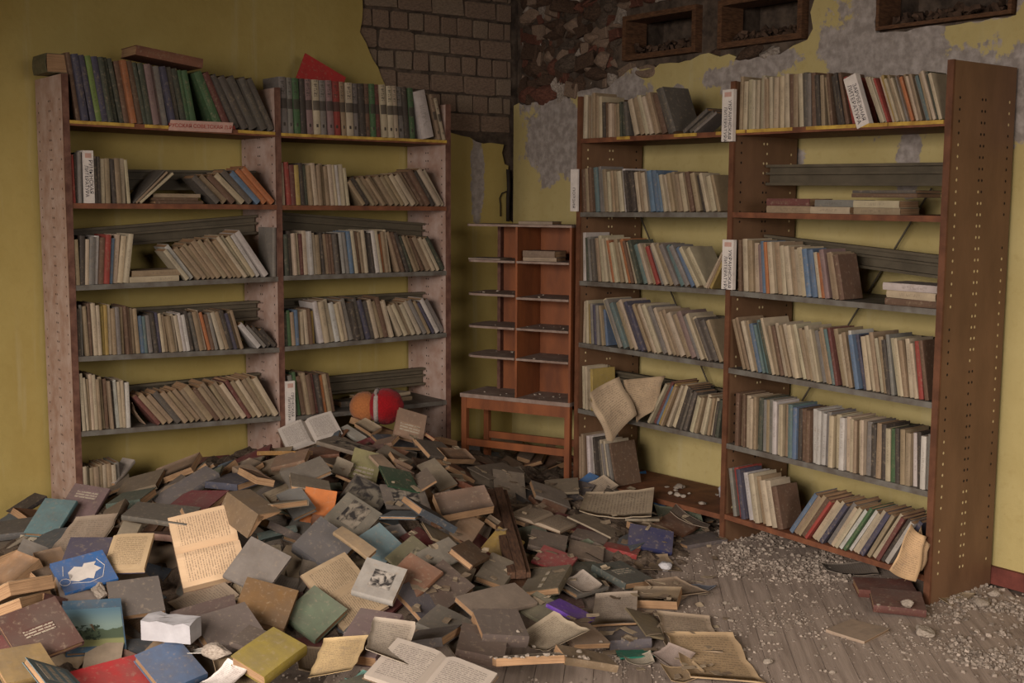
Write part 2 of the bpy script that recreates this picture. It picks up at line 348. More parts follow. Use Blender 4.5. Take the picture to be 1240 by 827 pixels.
# grey silicate bricks of the left wall: courses alternate stretchers and headers
RH = .113; z = 2.14-RH*1; row = 0
ztop = wx(600, -30)[1]+.15
while z < ztop:
    wd = .238 if row % 2 == 0 else .119; x = -.005-(0 if row % 2 == 0 else .0)
    x -= [0, .06, .12, .03][row % 4]
    if x < -.02: pass
    first = True
    while x > -1.35:
        bw = wd*random.uniform(.96, 1.04) if not first or x > -.02 else wd
        if first and x < -.02: bw = -x-.005; x = -.005
        first = False; cx = x-bw/2
        if any(inside(q, left_hole) for q in ((x-.01, z+.01), (x-bw+.01, z+.01), (x-.01, z+RH-.02), (x-bw+.01, z+RH-.02), (cx, z+RH/2))):
            o = obj('brick', random.choice(BR['brick_grey'] if random.random() < .65 else BR['brick_pale']), wl)
            o.location = (cx, .031+random.uniform(-.006, .006), z+RH/2-.005); o.scale = (bw-random.uniform(.01, .022), .03, RH-random.uniform(.01, .02)); o.rotation_euler = (random.uniform(-.04, .04), random.uniform(-.02, .02), random.uniform(-.04, .04))
        x -= bw
    z += RH; row += 1
# broken masonry of the right wall
LUMP = {}
def lump_mesh(seed, mat):
    r = random.Random(seed); bm = bmesh.new(); bmesh.ops.create_icosphere(bm, subdivisions=2, radius=.6)
    cuts = [(Vector((r.uniform(-1, 1), r.uniform(-1, 1), r.uniform(-1, 1))).normalized(), r.uniform(.28, .5)) for _ in range(8)]
    for v in bm.verts:
        for n, d in cuts:
            e = v.co.dot(n)-d
            if e > 0: v.co -= n*e
        v.co += Vector([r.uniform(-.03, .03) for _ in range(3)])
    me = bpy.data.meshes.new('brick'); bm.to_mesh(me); bm.free(); me.materials.append(MATS[mat]); return me
for k in ('brick_red', 'brick_dark', 'stone_white', 'brick_grey', 'mortar'): LUMP[k] = [lump_mesh(q*7+len(k), k) for q in range(4)]
rm = random.Random(21)
for (blo, bhi, dx) in ((.08, .2, 0.), (.05, .11, .012)):
  z = 2.13; row = 0
  while z < wy(625, -10)[1]+.1:
      h = rm.uniform(.06, .105); y = -rm.uniform(0, .08)
      while y > -2.9:
          bw = rm.uniform(blo, bhi)
          if rm.random() < .95 and any(inside(q, right_hole) for q in ((y-bw*.5, z+h*.5), (y-bw*.2, z+h*.3), (y-bw*.8, z+h*.3))) and not any(n[1]-.01 < y-bw*t < n[0]+.01 and n[2]-.01 < z+h*q < n[3]+.01 for n in NICHES for t in (0, .33, .67, 1) for q in (0, .5, 1)):
              k = rm.choices(['brick_red', 'brick_dark', 'stone_white', 'brick_grey', 'mortar'], [2.2, 4, 1.6, 3, 1.5])[0]; lum = rm.random() < .6
              o = obj('brick', rm.choice(LUMP[k] if lum else BR.get(k, LUMP[k])), wr); o.location = (.03+dx+rm.uniform(-.015, .03), y-bw/2+rm.uniform(-.01, .01), z+h/2+rm.uniform(-.012, .012))
              f = 1.2 if lum else 1.; o.scale = (rm.uniform(.05, .11), (bw-.008)*f, (h-.006)*f); o.rotation_euler = (rm.uniform(-.25, .25), rm.uniform(-.3, .3), rm.uniform(-.25, .25))
          y -= bw
      z += h; row += 1
# the wall behind the camera and the wall with the windows
def holed(axis, pos, t, lo, hi, holes, name, mat):
    b = MB(); cuts = sorted({lo, hi}|{h[0] for h in holes}|{h[1] for h in holes})
    for i in range(len(cuts)-1):
        c = (cuts[i]+cuts[i+1])/2; hs = [h for h in holes if h[0] < c < h[1]]
        segs = [(0, hs[0][2]), (hs[0][3], CZ)] if hs else [(0, CZ)]
        for z0, z1 in segs:
            if axis == 0: b.box(pos-t, pos, cuts[i], cuts[i+1], z0, z1)
            else: b.box(cuts[i], cuts[i+1], pos-t, pos, z0, z1)
    return tag(obj(name, b.mesh(name, [mat])), kind='structure')
simple('wall_plain', (150, 132, 84), .12, 3, .85, .1)
holed(0, RX, .3, RY, .3, [(-6.8, -5.0, .95, 2.95), (-4.2, -2.4, .95, 2.95)], 'wall_front', 'wall_plain')
holed(1, RY, .3, RX-.3, .3, [(-3.9, -2.1, .95, 2.95)], 'wall_back', 'wall_plain')
b = MB(); b.box(RX-.3, .36, RY-.3, .3, CZ, CZ+.1); tag(obj('ceiling', b.mesh('ceiling', ['ceiling_white'])), kind='structure')
b = MB(); b.box(RX-.3, .36, RY-.3, .3, -.12, -.008); fl = tag(obj('floor', b.mesh('floor', ['floor_base'])), kind='structure')
# floorboards laid on the diagonal
pd = Vector((math.sin(YAW+.096), math.cos(YAW+.096), 0)); pn = Vector((pd.y, -pd.x, 0)); PW = .1
pm = []
for k in range(4):
    b = MB(); b.hexa([(-.5, -.498, -1), (.5, -.498, -1), (.5, .498, -1), (-.5, .498, -1), (-.5, -.49, random.uniform(-.2, .15)), (.5, -.49, random.uniform(-.2, .15)), (.5, .49, random.uniform(-.2, .15)), (-.5, .49, random.uniform(-.2, .15))])
    pm.append(b.mesh('plank', ['floor_wood']))
rp = random.Random(13)
for i in range(-20, 55):
    base = Vector((-2, -3, 0))+pn*(i*PW); hi = 9.
    for q in (-.5, .5):
        s0 = base+pn*(PW*q); hi = min(hi, (-.024-s0.x)/pd.x, (-.002-s0.y)/pd.y)
    t = -4.5+rp.uniform(0, 1.)
    while t < hi-.02:
        L = min(rp.uniform(.8, 2.2), hi-t); c = base+pd*(t+L/2)
        if any(480 < u < 1300 and 540 < v < 900 for u, v in [proj(base+pd*(t+L*f)) for f in (0, .25, .5, .75, 1)]):
            o = obj('plank', rp.choice(pm), fl, frame(c, pd, Vector((-pd.y, pd.x, 0)), Vector((0, 0, 1)))); o.scale = (L-.002, PW, .012)
        t += L
b = MB(); b.box(-.022, 0, RY, -.0, 0, .075); tag(obj('baseboard_right', b.mesh('baseboard_right', ['skirting'])), kind='structure')
# niche frames and rubble inside
for i, n in enumerate(NICHES):
    e = empty('niche_frame', (0, (n[0]+n[1])/2, n[2]))
    tag(e, ['dark wooden frame around the wall niche nearest the corner', 'wooden frame with cracked plaster beading around the middle wall niche', 'thin plaster-choked frame around the niche above the right bookcase end'][i], 'frame', 'frames of the wall niches')
    yc = (n[0]+n[1])/2; w2 = (n[0]-n[1])/2; h = n[3]-n[2]; t = .028 if i < 2 else .016
    for (y0, y1, z0, z1) in ((w2-t, w2, 0, h), (-w2, -w2+t, 0, h), (-w2+t, w2-t, 0, t), (-w2+t, w2-t, h-t, h)):
        b = MB(); b.box(-.02, .14, y0, y1, z0, z1); o = obj('frame_bar', b.mesh('frame_bar', ['wood_frame']), e)
    b = MB()
    for k in range(150):
        y = random.uniform(-w2+.05, w2-.05); x = random.uniform(.02, .27); sz = random.uniform(.008, .026); z = t+random.uniform(0, .03)+.25*h*random.random()*(x/.3)
        R = Matrix.Rotation(random.uniform(0, 6), 3, Vector((random.random(), random.random(), random.random()+.1)).normalized())
        b.hexa([Vector((x, y+yc-e.location.y, z+sz*.4))+R @ Vector((a*sz*random.uniform(.4, 1), q*sz*random.uniform(.4, .9), c*sz*random.uniform(.2, .5))) for c in (-1, 1) for a, q in ((-1, -1), (1, -1), (1, 1), (-1, 1))])
    o = obj('rubble_fill', b.mesh('rubble_fill', ['brick_dark'])); o.location = e.location
    tag(o, ['plaster rubble heaped in the niche nearest the corner', 'plaster rubble heaped in the middle wall niche', 'plaster rubble heaped in the niche above the right bookcase end'][i], 'rubble', None, 'stuff')
# ------------------------------------------------------------------ books
PAL = dict(c=(172, 156, 130), t=(138, 118, 92), b=(88, 62, 46), k=(38, 35, 35), d=(40, 54, 44), g=(40, 84, 48), l=(94, 116, 52), e=(78, 104, 104), u=(76, 102, 126), n=(46, 50, 74),
           r=(142, 38, 36), m=(90, 36, 36), y=(158, 132, 68), o=(162, 96, 54), w=(182, 175, 166), s=(112, 108, 102), p=(120, 96, 94), h=(72, 68, 64))
CNAME = dict(c='cream', t='tan', b='brown', k='black', d='dark green', g='bright green', l='lime green', e='teal', u='blue', n='navy', r='red', m='maroon', y='yellow', o='orange', w='white', s='grey', p='mauve', h='charcoal')
def jitter(c, a=.1):
    f = random.uniform(1-a, 1+a); return tuple(max(0, min(1, x*f*random.uniform(.96, 1.04))) for x in lin(c))
def shell(bc, bp, L, W, T, bt, n=1, warp=None, mi=0, pmi=0, over=.003):
    wp = warp or (lambda x, y, z: (x, y, z)); X = lambda i: -L/2+L*i/n; bul = min(.1*T, .006)
    for z0 in (0., T-bt): bc.grid_slab(lambda i, j, k: wp(X(i), -W/2+W*j, z0+bt*k), n, 1, mi)
    m = 4
    def sp(i, j, k):
        t = j/m; y = -W/2-bul*math.sin(math.pi*t)-(0 if k == 0 else bt); return wp(X(i), y, T*t)
    bc.grid_slab(sp, n, m, mi, True)
    bp.grid_slab(lambda i, j, k: wp((X(i))*(1-2*over/L), -W/2+.0005+(W-over*1.3)*j, bt+.0001+(T-2*bt-.0002)*k), n, 1, pmi)
ORD = ['first', 'second', 'third', 'fourth', 'fifth', 'sixth', 'seventh', 'eighth', 'ninth', 'tenth', 'eleventh', 'twelfth', 'thirteenth', 'fourteenth', 'fifteenth', 'sixteenth', 'seventeenth', 'eighteenth', 'nineteenth']
TENS = {2: 'twent', 3: 'thirt', 4: 'fort', 5: 'fift', 6: 'sixt'}
def ordinal(i):   # 0-based
    k = i+1
    if k < 20: return ORD[k-1]
    return TENS[k//10]+'ieth' if k % 10 == 0 else TENS[k//10]+'y-'+ORD[k % 10-1]

SHELVED = []
class Shelf:
    """one shelf board seen from the room: s runs to the picture's right along the front edge"""
    def __init__(sf, case, bay, num, pl, pr, a0, a1):
        sf.case, sf.bay, sf.num = case, bay, num
        ax, val = (1, -LY) if case == 'left' else (0, -RXF)
        zl, zr = on_axis(*pl, ax, val).z, on_axis(*pr, ax, val).z
        sf.S = Vector((1, 0, 0)) if case == 'left' else Vector((0, -1, 0)); sf.I = Vector((0, 1, 0)) if case == 'left' else Vector((1, 0, 0))
        sf.o = Vector((a0, -LY, zl)) if case == 'left' else Vector((-RXF, a0, zl)); sf.len = abs(a1-a0); sf.dz = zr-zl; sf.pl, sf.pr = pl, pr
        sf.prev = [(-.3, -.1), (.0145, -.1), (.0145, .6), (-.3, .6)]; sf.count = 0
    def z(sf, s): return sf.dz*s/sf.len
    def s(sf, u):
        t = (u-sf.pl[0])/(sf.pr[0]-sf.pl[0]); v = sf.pl[1]+(sf.pr[1]-sf.pl[1])*t
        p = on_axis(u, v, 1 if sf.case == 'left' else 0, -LY if sf.case == 'left' else -RXF); return max(.015, min(sf.len-.015, (p-sf.o).dot(sf.S)))
    def scales(sf, s):
        p = sf.o+sf.S*s+Vector((0, 0, sf.z(s))); a = proj(p); b = proj(p+Vector((0, 0, .1))); c = proj(p+sf.S*.1)
        return math.hypot(a[0]-b[0], a[1]-b[1])/.1, abs(c[0]-a[0])/.1
    def rect(sf, s, t, h, th):
        a = (math.sin(th), math.cos(th)); bb = (math.cos(th), -math.sin(th)); z0 = t*math.sin(th) if th > 0 else 0.
        P = (s, z0); return [P, (P[0]+bb[0]*t, P[1]+bb[1]*t), (P[0]+bb[0]*t+a[0]*h, P[1]+bb[1]*t+a[1]*h), (P[0]+a[0]*h, P[1]+a[1]*h)]
    @staticmethod
    def ext(poly, z, right):
        xs = []
        for i in range(4):
            (x1, z1), (x2, z2) = poly[i], poly[(i+1) % 4]
            if min(z1, z2)-1e-9 <= z <= max(z1, z2)+1e-9:
                xs += [x1, x2] if abs(z1-z2) < 1e-9 else [x1+(x2-x1)*(z-z1)/(z2-z1)]
        return (max(xs) if right else min(xs)) if xs else None
    def clear(sf, prev, poly):
        need = -9
        for z in [p[1] for p in prev+poly]:
            a, c = sf.ext(prev, z, True), sf.ext(poly, z, False)
            if a is not None and c is not None: need = max(need, a-c)
        return need
    def run(sf, u0, u1, l0, l1, h0, h1, cols, mat='cover', hv=.07):
        s0, s1 = sf.s(u0), sf.s(u1); n = len(cols)
        r = [random.uniform(.75, 1.3) for _ in cols]; hj = [random.uniform(1-hv, 1+hv*.6) for _ in cols]; tj = [random.uniform(-.022, .022) for _ in cols]
        def lay(mult, prev):
            out = []; s = s0
            for i in range(n):
                f = i/max(1, n-1); pv, ph = sf.scales(min(s, sf.len)); h = (h0+(h1-h0)*f)/pv*hj[i]
                th = math.atan((l0+(l1-l0)*f)*pv/ph)+tj[i]; h /= max(.55, math.cos(th)) if abs(th) > .3 else 1; h = min(h, .31)
                t = max(.004, min(.075, mult*r[i])); poly = sf.rect(s, t, h, th)
                if prev is not None:
                    d = sf.clear(prev, poly)
                    if i == 0: d = max(d, 0.) if d > -9 else 0.
                    if d > -5: s += d+.0006; poly = sf.rect(s, t, h, th)
                out.append((s, t, h, th)); prev = poly
            return out, max(max(p[0] for p in prev[:2]), max(p[0] for p in prev)-(sf.len-.0145)+s1), prev
        lo, hi = .002, .09
        for _ in range(24):
            md = (lo+hi)/2
            _, e, _p = lay(md, sf.prev)
            if e < s1: lo = md
            else: hi = md
        out, e, last = lay(lo, sf.prev); sf.prev = last
        for (s, t, h, th), cl in zip(out, cols): sf.put(s, t, h, th, cl, mat)
    def put(sf, s, t, h, th, cl, mat='cover', W=None, rgb=None, label=None):
        W = W or min(.175, h*random.uniform(.62, .74)); hard = cl in 'bkdgleunrmoph' or random.random() < .12
        b = MB(); shell(b, b, L=h, W=W, T=t, bt=min(.0026 if hard else .0009, t*.2), mi=0, pmi=1)
        me = b.mesh('book', [mat, 'paper_edge'], 'spine')
        a = sf.S*math.sin(th)+Vector((0, 0, math.cos(th))); bb = sf.S*math.cos(th)-Vector((0, 0, math.sin(th)))
        z0 = (t*math.sin(th) if th > 0 else 0)+sf.z(s)
        P = sf.o+sf.S*s+Vector((0, 0, z0+.0005)); off = random.uniform(.004, .03)
        o = obj('hardback' if hard else 'paperback', me, None, frame(P+bb*t+a*(h/2)+sf.I*(W/2+off), a, sf.I, -bb), jitter(rgb or PAL[cl]))
        sf.label(o, cl, 'hardback' if hard else 'paperback', label)
        return o
    def label(sf, o, cl, noun, label=None):
        lb = label or f"{CNAME[cl]} {noun}, {ordinal(sf.count)} from left on {sf.case} bookcase's {sf.bay} bay, {ORD[sf.num-1]} shelf"
        tag(o, lb, o.name.split('.')[0], f"{noun.split()[0]}s shelved on the {sf.case} bookcase"); sf.count += 1; SHELVED.append(o)
    def flat(sf, u0, u1, cols, th=(.015, .03), back=0.02, z0=0., rot=0., W=None):
        s0, s1 = sf.s(u0), sf.s(u1); z = z0
        for cl in cols:
            L = (s1-s0)*random.uniform(.9, 1.); T = random.uniform(*th); w_ = W or min(.165, max(.1, L*.7)); b = MB(); shell(b, b, L, w_, T, .002, mi=0, pmi=1)
            sc = (s0+s1)/2+random.uniform(-.01, .01); a = math.atan2(sf.dz, sf.len); X = (sf.S*math.cos(a)+Vector((0, 0, math.sin(a)))); Z = X.cross(sf.I)
            r = rot+random.uniform(-.08, .08); Xr = X*math.cos(r)+sf.I*math.sin(r); Yr = Z.cross(Xr)
            ev = abs(math.sin(r))*L/2
            o = obj('hardback', b.mesh('book', ['cover', 'paper_edge'], 'spine'), None, frame(sf.o+sf.S*sc+Vector((0, 0, sf.z(sc)))+Z*(z+.0008)+sf.I*(w_/2+back+ev), Xr, Yr, Z), jitter(PAL[cl]))
            sf.label(o, cl, 'hardback lying flat'); z += T+.001
        return z

# ------------------------------------------------------------------ bookcases
LY, RXF = .4382, .4766
LU = [-2.8956, -1.8393, -.7935]; RU = [-1.1851, -2.2562, -3.3619]; TOPL, TOPR = 2.167, 2.15; BK = .03
UT = .026
def upright(case, pos, depth, h, parent, holes, pale):
    """panel with a solid front edging, pin holes as flat discs, painted dark for inner shade, pale for light through"""
    b = MB()
    if case == 'left': b.box(pos-UT/2, pos+UT/2, -depth+.012, -BK, 0, h)
    else: b.box(-depth+.012, -BK, pos-UT/2, pos+UT/2, 0, h)
    p = obj('upright', b.mesh('upright', ['panel_pink' if case == 'left' else 'panel_brown']), parent)
    b = MB()
    if case == 'left': b.box(pos-UT/2-.001, pos+UT/2+.001, -depth, -depth+.012, 0, h+.001)
    else: b.box(-depth, -depth+.012, pos-UT/2-.001, pos+UT/2+.001, 0, h+.001)
    obj('front_edging', b.mesh('front_edging', ['edge_brown' if case == 'left' else 'panel_edge']), p)
    dd = depth-BK
    for mat, sel in (('hole_shade', 0), ('hole_lit', 1)):
        b = MB(); rr = random.Random(int(abs(pos)*100))
        for fr, st in ((.08, .045), (.45, .045), (.505, .045), (.92, .045)):
            z = .12
            while z < h-.1:
                q = rr.random(); blk = math.sin(z*5.3+fr*3+pos*2)
                ispale = pale and blk > -.25
                if (ispale == bool(sel)) and q < .93:
                    r = .0046 if not pale else .0055; d = -depth+.02+fr*(dd-.03)
                    for sd in (-1, 1):
                        c = [(math.cos(t)*r, math.sin(t)*r*1.15) for t in [math.pi/3*k for k in range(6)]]
                        off = pos+sd*(UT/2+.0006); i0 = len(b.v)
                        b.v += [((off, d+x, z+y) if case == 'left' else (d+x, off, z+y)) for x, y in c]
                        b.f.append(tuple(range(i0, i0+6))); b.mi.append(0)
                z += st
        if b.v: tag(obj('pin_hole_discs', b.mesh('pin_hole_discs', [mat]), p), kind='stuff')
    return p
def shelf_board(sf, mat, parent, depth, strip=None, holes=()):
    S, I = sf.S, sf.I; t = .024; n = 8; g = UT/2+.001; b = MB(); a = math.atan2(sf.dz, sf.len)
    P0 = sf.o+S*g+Vector((0, 0, sf.z(g))); P1 = sf.o+S*(sf.len-g)+Vector((0, 0, sf.z(sf.len-g))); D = I*(depth-.01); dn = Vector((0, 0, -t))
    f = I*.003
    b.hexa([P0+f+dn, P1+f+dn, P1+D+dn, P0+D+dn, P0+f, P1+f, P1+D, P0+D])
    o = obj('shelf', b.mesh('shelf', [mat]), parent)
    if strip:
        for (a0, a1) in strip:
            b = MB(); A = P0.lerp(P1, a0); B = P0.lerp(P1, a1); d2 = Vector((0, 0, -.015)); q = I*(-.002)
            b.hexa([A+q+d2, B+q+d2, B+f+d2, A+f+d2, A+q, B+q, B+f, A+f]); obj('edge_strip', b.mesh('edge_strip', ['strip_yellow']), o)
    return o
def rail(sf, parent, s0, s1, z0, z1, h=.1, dep=.24, t=.03):
    S, I = sf.S, sf.I; A = sf.o+S*s0+I*dep+Vector((0, 0, z0)); B = sf.o+S*s1+I*dep+Vector((0, 0, z1)); b = MB(); U = Vector((0, 0, h))
    b.hexa([A, B, B+I*.004, A+I*.004, A+U, B+U, B+U+I*.004, A+U+I*.004])
    for k, hh in ((0, .012), (h*.52, .01), (h-.012, .012)):
        e = Vector((0, 0, k)); f = Vector((0, 0, hh)); b.hexa([A-I*t+e, B-I*t+e, B+e, A+e, A-I*t+e+f, B-I*t+e+f, B+e+f, A+e+f])
    return obj('book_stop', b.mesh('book_stop', ['rail_grey']), parent)
lc = empty('bookcase', (LU[1], -LY/2, 0)); tag(lc, 'pinkish worn double-bay bookcase against the left yellow wall', 'bookcase', 'library bookcases')
rc = empty('bookcase', (-RXF/2, RU[1], 0)); tag(rc, 'varnished brown double-bay bookcase against the right wall', 'bookcase', 'library bookcases')
bpy.context.view_layer.update()
def keep(p, fn):
    """build children in world space, then parent without moving them"""
    before = set(COL.objects); fn(); bpy.context.view_layer.update()
    inv = p.matrix_world.inverted()
    for o in set(COL.objects)-before:
        if o.parent is p: o.matrix_parent_inverse = inv
SH = {}
LP = {1: [((80, 145), (337, 160)), ((342, 161), (543, 170))], 2: [((84, 246), (338, 248)), ((343, 248.5), (543, 250))], 3: [((88, 346), (338, 335)), ((345, 334), (543, 328))],
      4: [((93, 432), (340, 421)), ((346, 420), (542, 403))], 5: [((96, 523), (341, 504)), ((346, 506), (541, 485))], 6: [((97, 618), (342, 588)), ((344, 588), (541, 562))]}
RP = {1: [((701, 168), (880, 159)), ((889, 157.5), (1144, 145))], 2: [((700, 257), (879, 257)), ((889, 257), (1140, 261.5))], 3: [((701, 340), (877, 351)), ((889, 352), (1137, 375))],
      4: [((702, 415), (876, 441)), ((885, 446), (1131, 488))], 5: [((701, 495), (875, 532)), ((884, 538), (1127, 596))], 6: [((697, 579), (872, 623)), ((882, 624), (1122, 698))]}
for k in LP:
    for bay in (0, 1): SH['L', bay, k] = Shelf('left', ('left', 'right')[bay], k, *LP[k][bay], LU[bay], LU[bay+1])
    for bay in (0, 1): SH['R', bay, k] = Shelf('right', ('left', 'right')[bay], k, *RP[k][bay], RU[bay], RU[bay+1])
def build_left():
    for x in LU: upright('left', x, LY, TOPL-(0 if x < -1 else .03), lc, True, False)
    mats = {1: 'shelf_brown', 2: 'shelf_brown', 3: 'shelf_grey', 4: 'shelf_grey', 5: 'shelf_grey', 6: 'shelf_brown'}
    for k in LP:
        for bay in (0, 1):
            st = None
            if k == 1: st = [(0., .29), (.34, .5), (.8, .995)] if bay == 0 else [(0, 1)]
            shelf_board(SH['L', bay, k], mats[k], lc, LY-BK, st)
    for (bay, k, z0, z1) in ((0, 2, .06, .07), (0, 3, .15, .22), (0, 4, .09, .1), (0, 5, .06, .07), (1, 3, .23, .16), (1, 4, .13, .13), (1, 5, .06, .06), (1, 2, .03, .03)):
        sf = SH['L', bay, k]; rail(sf, lc, UT, sf.len-UT, z0, z1, .1)
keep(lc, build_left)
def build_right():
    for y in RU: upright('right', y, RXF, TOPR, rc, True, True)
    mats = {1: 'shelf_brown', 2: 'shelf_grey', 3: 'shelf_grey', 4: 'shelf_grey', 5: 'shelf_grey', 6: 'shelf_brown'}
    for k in RP:
        for bay in (0, 1):
            st = None
            if k == 1: st = [(.27, .36), (.66, .8), (.92, .99)] if bay == 0 else [(.0, .06), (.07, .31), (.38, .62), (.63, .76), (.765, .995)]
            shelf_board(SH['R', bay, k], 'shelf_brown' if (k == 2 and bay == 1) else mats[k], rc, RXF-BK, st)
    for (bay, k, z0, z1) in ((0, 2, .06, .06), (0, 3, .1, .03), (0, 4, .1, .1), (0, 5, .1, .1), (1, 2, .125, .115), (1, 3, .16, .09), (1, 4, .12, .12), (1, 5, .1, .1)):
        sf = SH['R', bay, k]; rail(sf, rc, UT, sf.len-UT, z0, z1, .095)
    for p, q in (((742, 180), (872, 500)), ((1128, 228), (906, 592))):
        b = MB(); b.tube([on_axis(*p, 0, -.05), on_axis(*q, 0, -.05)], .005, 5); obj('brace_rod', b.mesh('brace_rod', ['rail_grey']), rc)
keep(rc, build_right)

# ------------------------------------------------------------------ books on the shelves (u0, u1, lean at start, at end, height in px, colours)
R = lambda key, *a, **k: SH[key].run(*a, **k)
R(('L', 0, 1), 83, 241, -.14, -.16, 82, 70, 'bnnlndddbobddppsnhdgg', hv=.02); R(('L', 0, 1), 262, 334, -.4, -.46, 66, 60, 'gmhhhhh', hv=.03)
R(('L', 0, 2), 86, 100, 0, 0, 60, 60, 'rks')
LBL1 = SH['L', 0, 2].prev
SH['L', 0, 2].prev = None
R(('L', 0, 2), 115, 160, 0, -.04, 57, 54, 'kkctktcc', hv=.05)
SH['L', 0, 2].flat(186, 248, 'bbt', (.014, .022), .03); R(('L', 0, 2), 163, 172, 1.0, 1.1, 40, 38, 'htc'); SH['L', 0, 2].prev = None
R(('L', 0, 2), 262, 333, -.95, -.85, 30, 40, 'htbchuoo')
R(('L', 0, 3), 88, 156, .0, .12, 58, 60, 'tkcswbruccc'); SH['L', 0, 3].prev = None; SH['L', 0, 3].flat(159, 220, 'ct', (.02, .035), .01); R(('L', 0, 3), 226, 326, -.75, -.62, 38, 52, 'cwtttttttttcccww')
SH['L', 0, 3].prev = None; R(('L', 0, 3), 331, 335, .0, .0, 60, 60, 's')
R(('L', 0, 4), 93, 171, -.02, -.04, 62, 58, 'kstbccyyctstbbtt'); R(('L', 0, 4), 172, 296, -.06, -.28, 47, 48, 'ueskncttccwwkhtcobsctkntt'); R(('L', 0, 4), 312, 337, -.8, -.85, 28, 22, 'wskk')
R(('L', 0, 5), 96, 159, -.05, -.03, 68, 56, 'cctccttbtkwccw'); R(('L', 0, 5), 192, 338, -.8, -.52, 36, 50, 'mtthtttttbttttcmtcttc')
R(('L', 0, 6), 98, 150, .0, -.03, 52, 52, 'cctttctcs')
R(('L', 1, 1), 342, 504, -.03, -.06, 68, 62, 'ssgkpcsprtcskbgmcccskg', mat='cover_series', hv=.01)
R(('L', 1, 1), 511, 530, -.2, -.2, 58, 58, 'w', hv=0); R(('L', 1, 1), 532, 541, -.2, -.22, 54, 50, 'tc', mat='cover_series')
R(('L', 1, 2), 344, 424, -.05, -.1, 52, 48, 'crmykdtctttccwcc'); R(('L', 1, 2), 437, 540, -.62, -.55, 30, 42, 'tktttttttcctbbkcc')
R(('L', 1, 3), 346, 476, -.04, -.14, 52, 50, 'dkccmcwctktbbhkwsucbtckkwcotc'); R(('L', 1, 3), 480, 541, -.25, -.5, 48, 38, 'tbkdttbtccd')
R(('L', 1, 4), 347, 384, -.03, -.06, 42, 42, 'dgtutccby'); R(('L', 1, 4), 386, 478, -.15, -.26, 52, 48, 'wccwccskhnhctbc'); R(('L', 1, 4), 484, 541, -.4, -.5, 40, 40, 'cctccstnws')
R(('L', 1, 5), 358, 408, -.12, -.14, 52, 48, 'sgbtbmkotb'); SH['L', 1, 5].flat(455, 516, 'tc', (.015, .025), .1, rot=.15); SH['L', 1, 5].flat(425, 450, 'h', (.02, .03), .12)
R(('R', 0, 1), 702, 727, 0, -.02, 54, 52, 'ctcttc'); R(('R', 0, 1), 728, 748, -.02, -.03, 42, 42, 'kbctt'); R(('R', 0, 1), 748, 761, -.04, -.1, 42, 42, 'ddh'); R(('R', 0, 1), 765, 818, -.22, -.3, 44, 54, 'ctcctbhh')
SH['R', 0, 1].prev = None; R(('R', 0, 1), 826, 839, 1.15, 1.2, 27, 25, 'hhs')
R(('R', 0, 2), 703, 869, -.04, -.22, 54, 46, 'btbesstcttcwkkctcsuuucctttctbtkcct')
R(('R', 0, 3), 702, 852, -.02, -.5, 56, 44, 'wdshtcccoctcobcdectrsctsesucc'); SH['R', 0, 3].prev = None; R(('R', 0, 3), 850, 860, .45, .4, 42, 38, 'cty')
R(('R', 0, 4), 703, 732, -.0, -.1, 52, 46, 'ccysnstu'); R(('R', 0, 4), 738, 872, -.36, -.4, 56, 50, 'csetcnnttccscttctpscchht')
R(('R', 0, 5), 702, 716, -.02, -.03, 52, 50, 'ccccy'); SH['R', 0, 5].prev = None; R(('R', 0, 5), 783, 868, .4, .1, 52, 46, 'cmuyttcckkhhcctcctckd')
R(('R', 0, 6), 699, 744, -.02, -.18, 54, 50, 'ttbwwkkhcscsb')
R(('R', 1, 1), 893, 996, 0, -.06, 62, 64, 'tcccccctccccbtchsbkt'); R(('R', 1, 1), 998, 1034, -.12, -.24, 64, 62, 'tbkkbbr'); R(('R', 1, 1), 1063, 1140, -.36, -.28, 56, 58, 'cccrcyctcsbotctsetcdc')
SH['R', 1, 2].flat(921, 975, 'tm', (.024, .034), .02); SH['R', 1, 2].flat(978, 1030, 'cs', (.02, .03), .02); zt = SH['R', 1, 2].flat(1030, 1085, 'tc', (.02, .03), .02); SH['R', 1, 2].flat(1020, 1100, 'bh', (.012, .018), .05, zt+.012)
R(('R', 1, 3), 893, 1022, -.04, -.2, 62, 58, 'bctcpuoctcctccuucopttb'); SH['R', 1, 3].prev = None; SH['R', 1, 3].flat(1068, 1134, 'bcw', (.024, .04), .01)
R(('R', 1, 4), 895, 1122, -.26, -.14, 62, 72, 'ttsctueedctbctcccttccsttemtctwuncctctkscctccrb')
R(('R', 1, 5), 885, 1124, -.0, -.03, 62, 66, 'tbtbcctdstswccteukbbwwwsccwcctccsktkcgkttwkws', hv=.04)
R(('R', 1, 6), 886, 946, -.14, -.2, 60, 54, 'srnwcctccb'); SH['R', 1, 6].prev = None; R(('R', 1, 6), 952, 1082, .55, .5, 52, 58, 'uttbrccnsccwgwccntcmkwn')

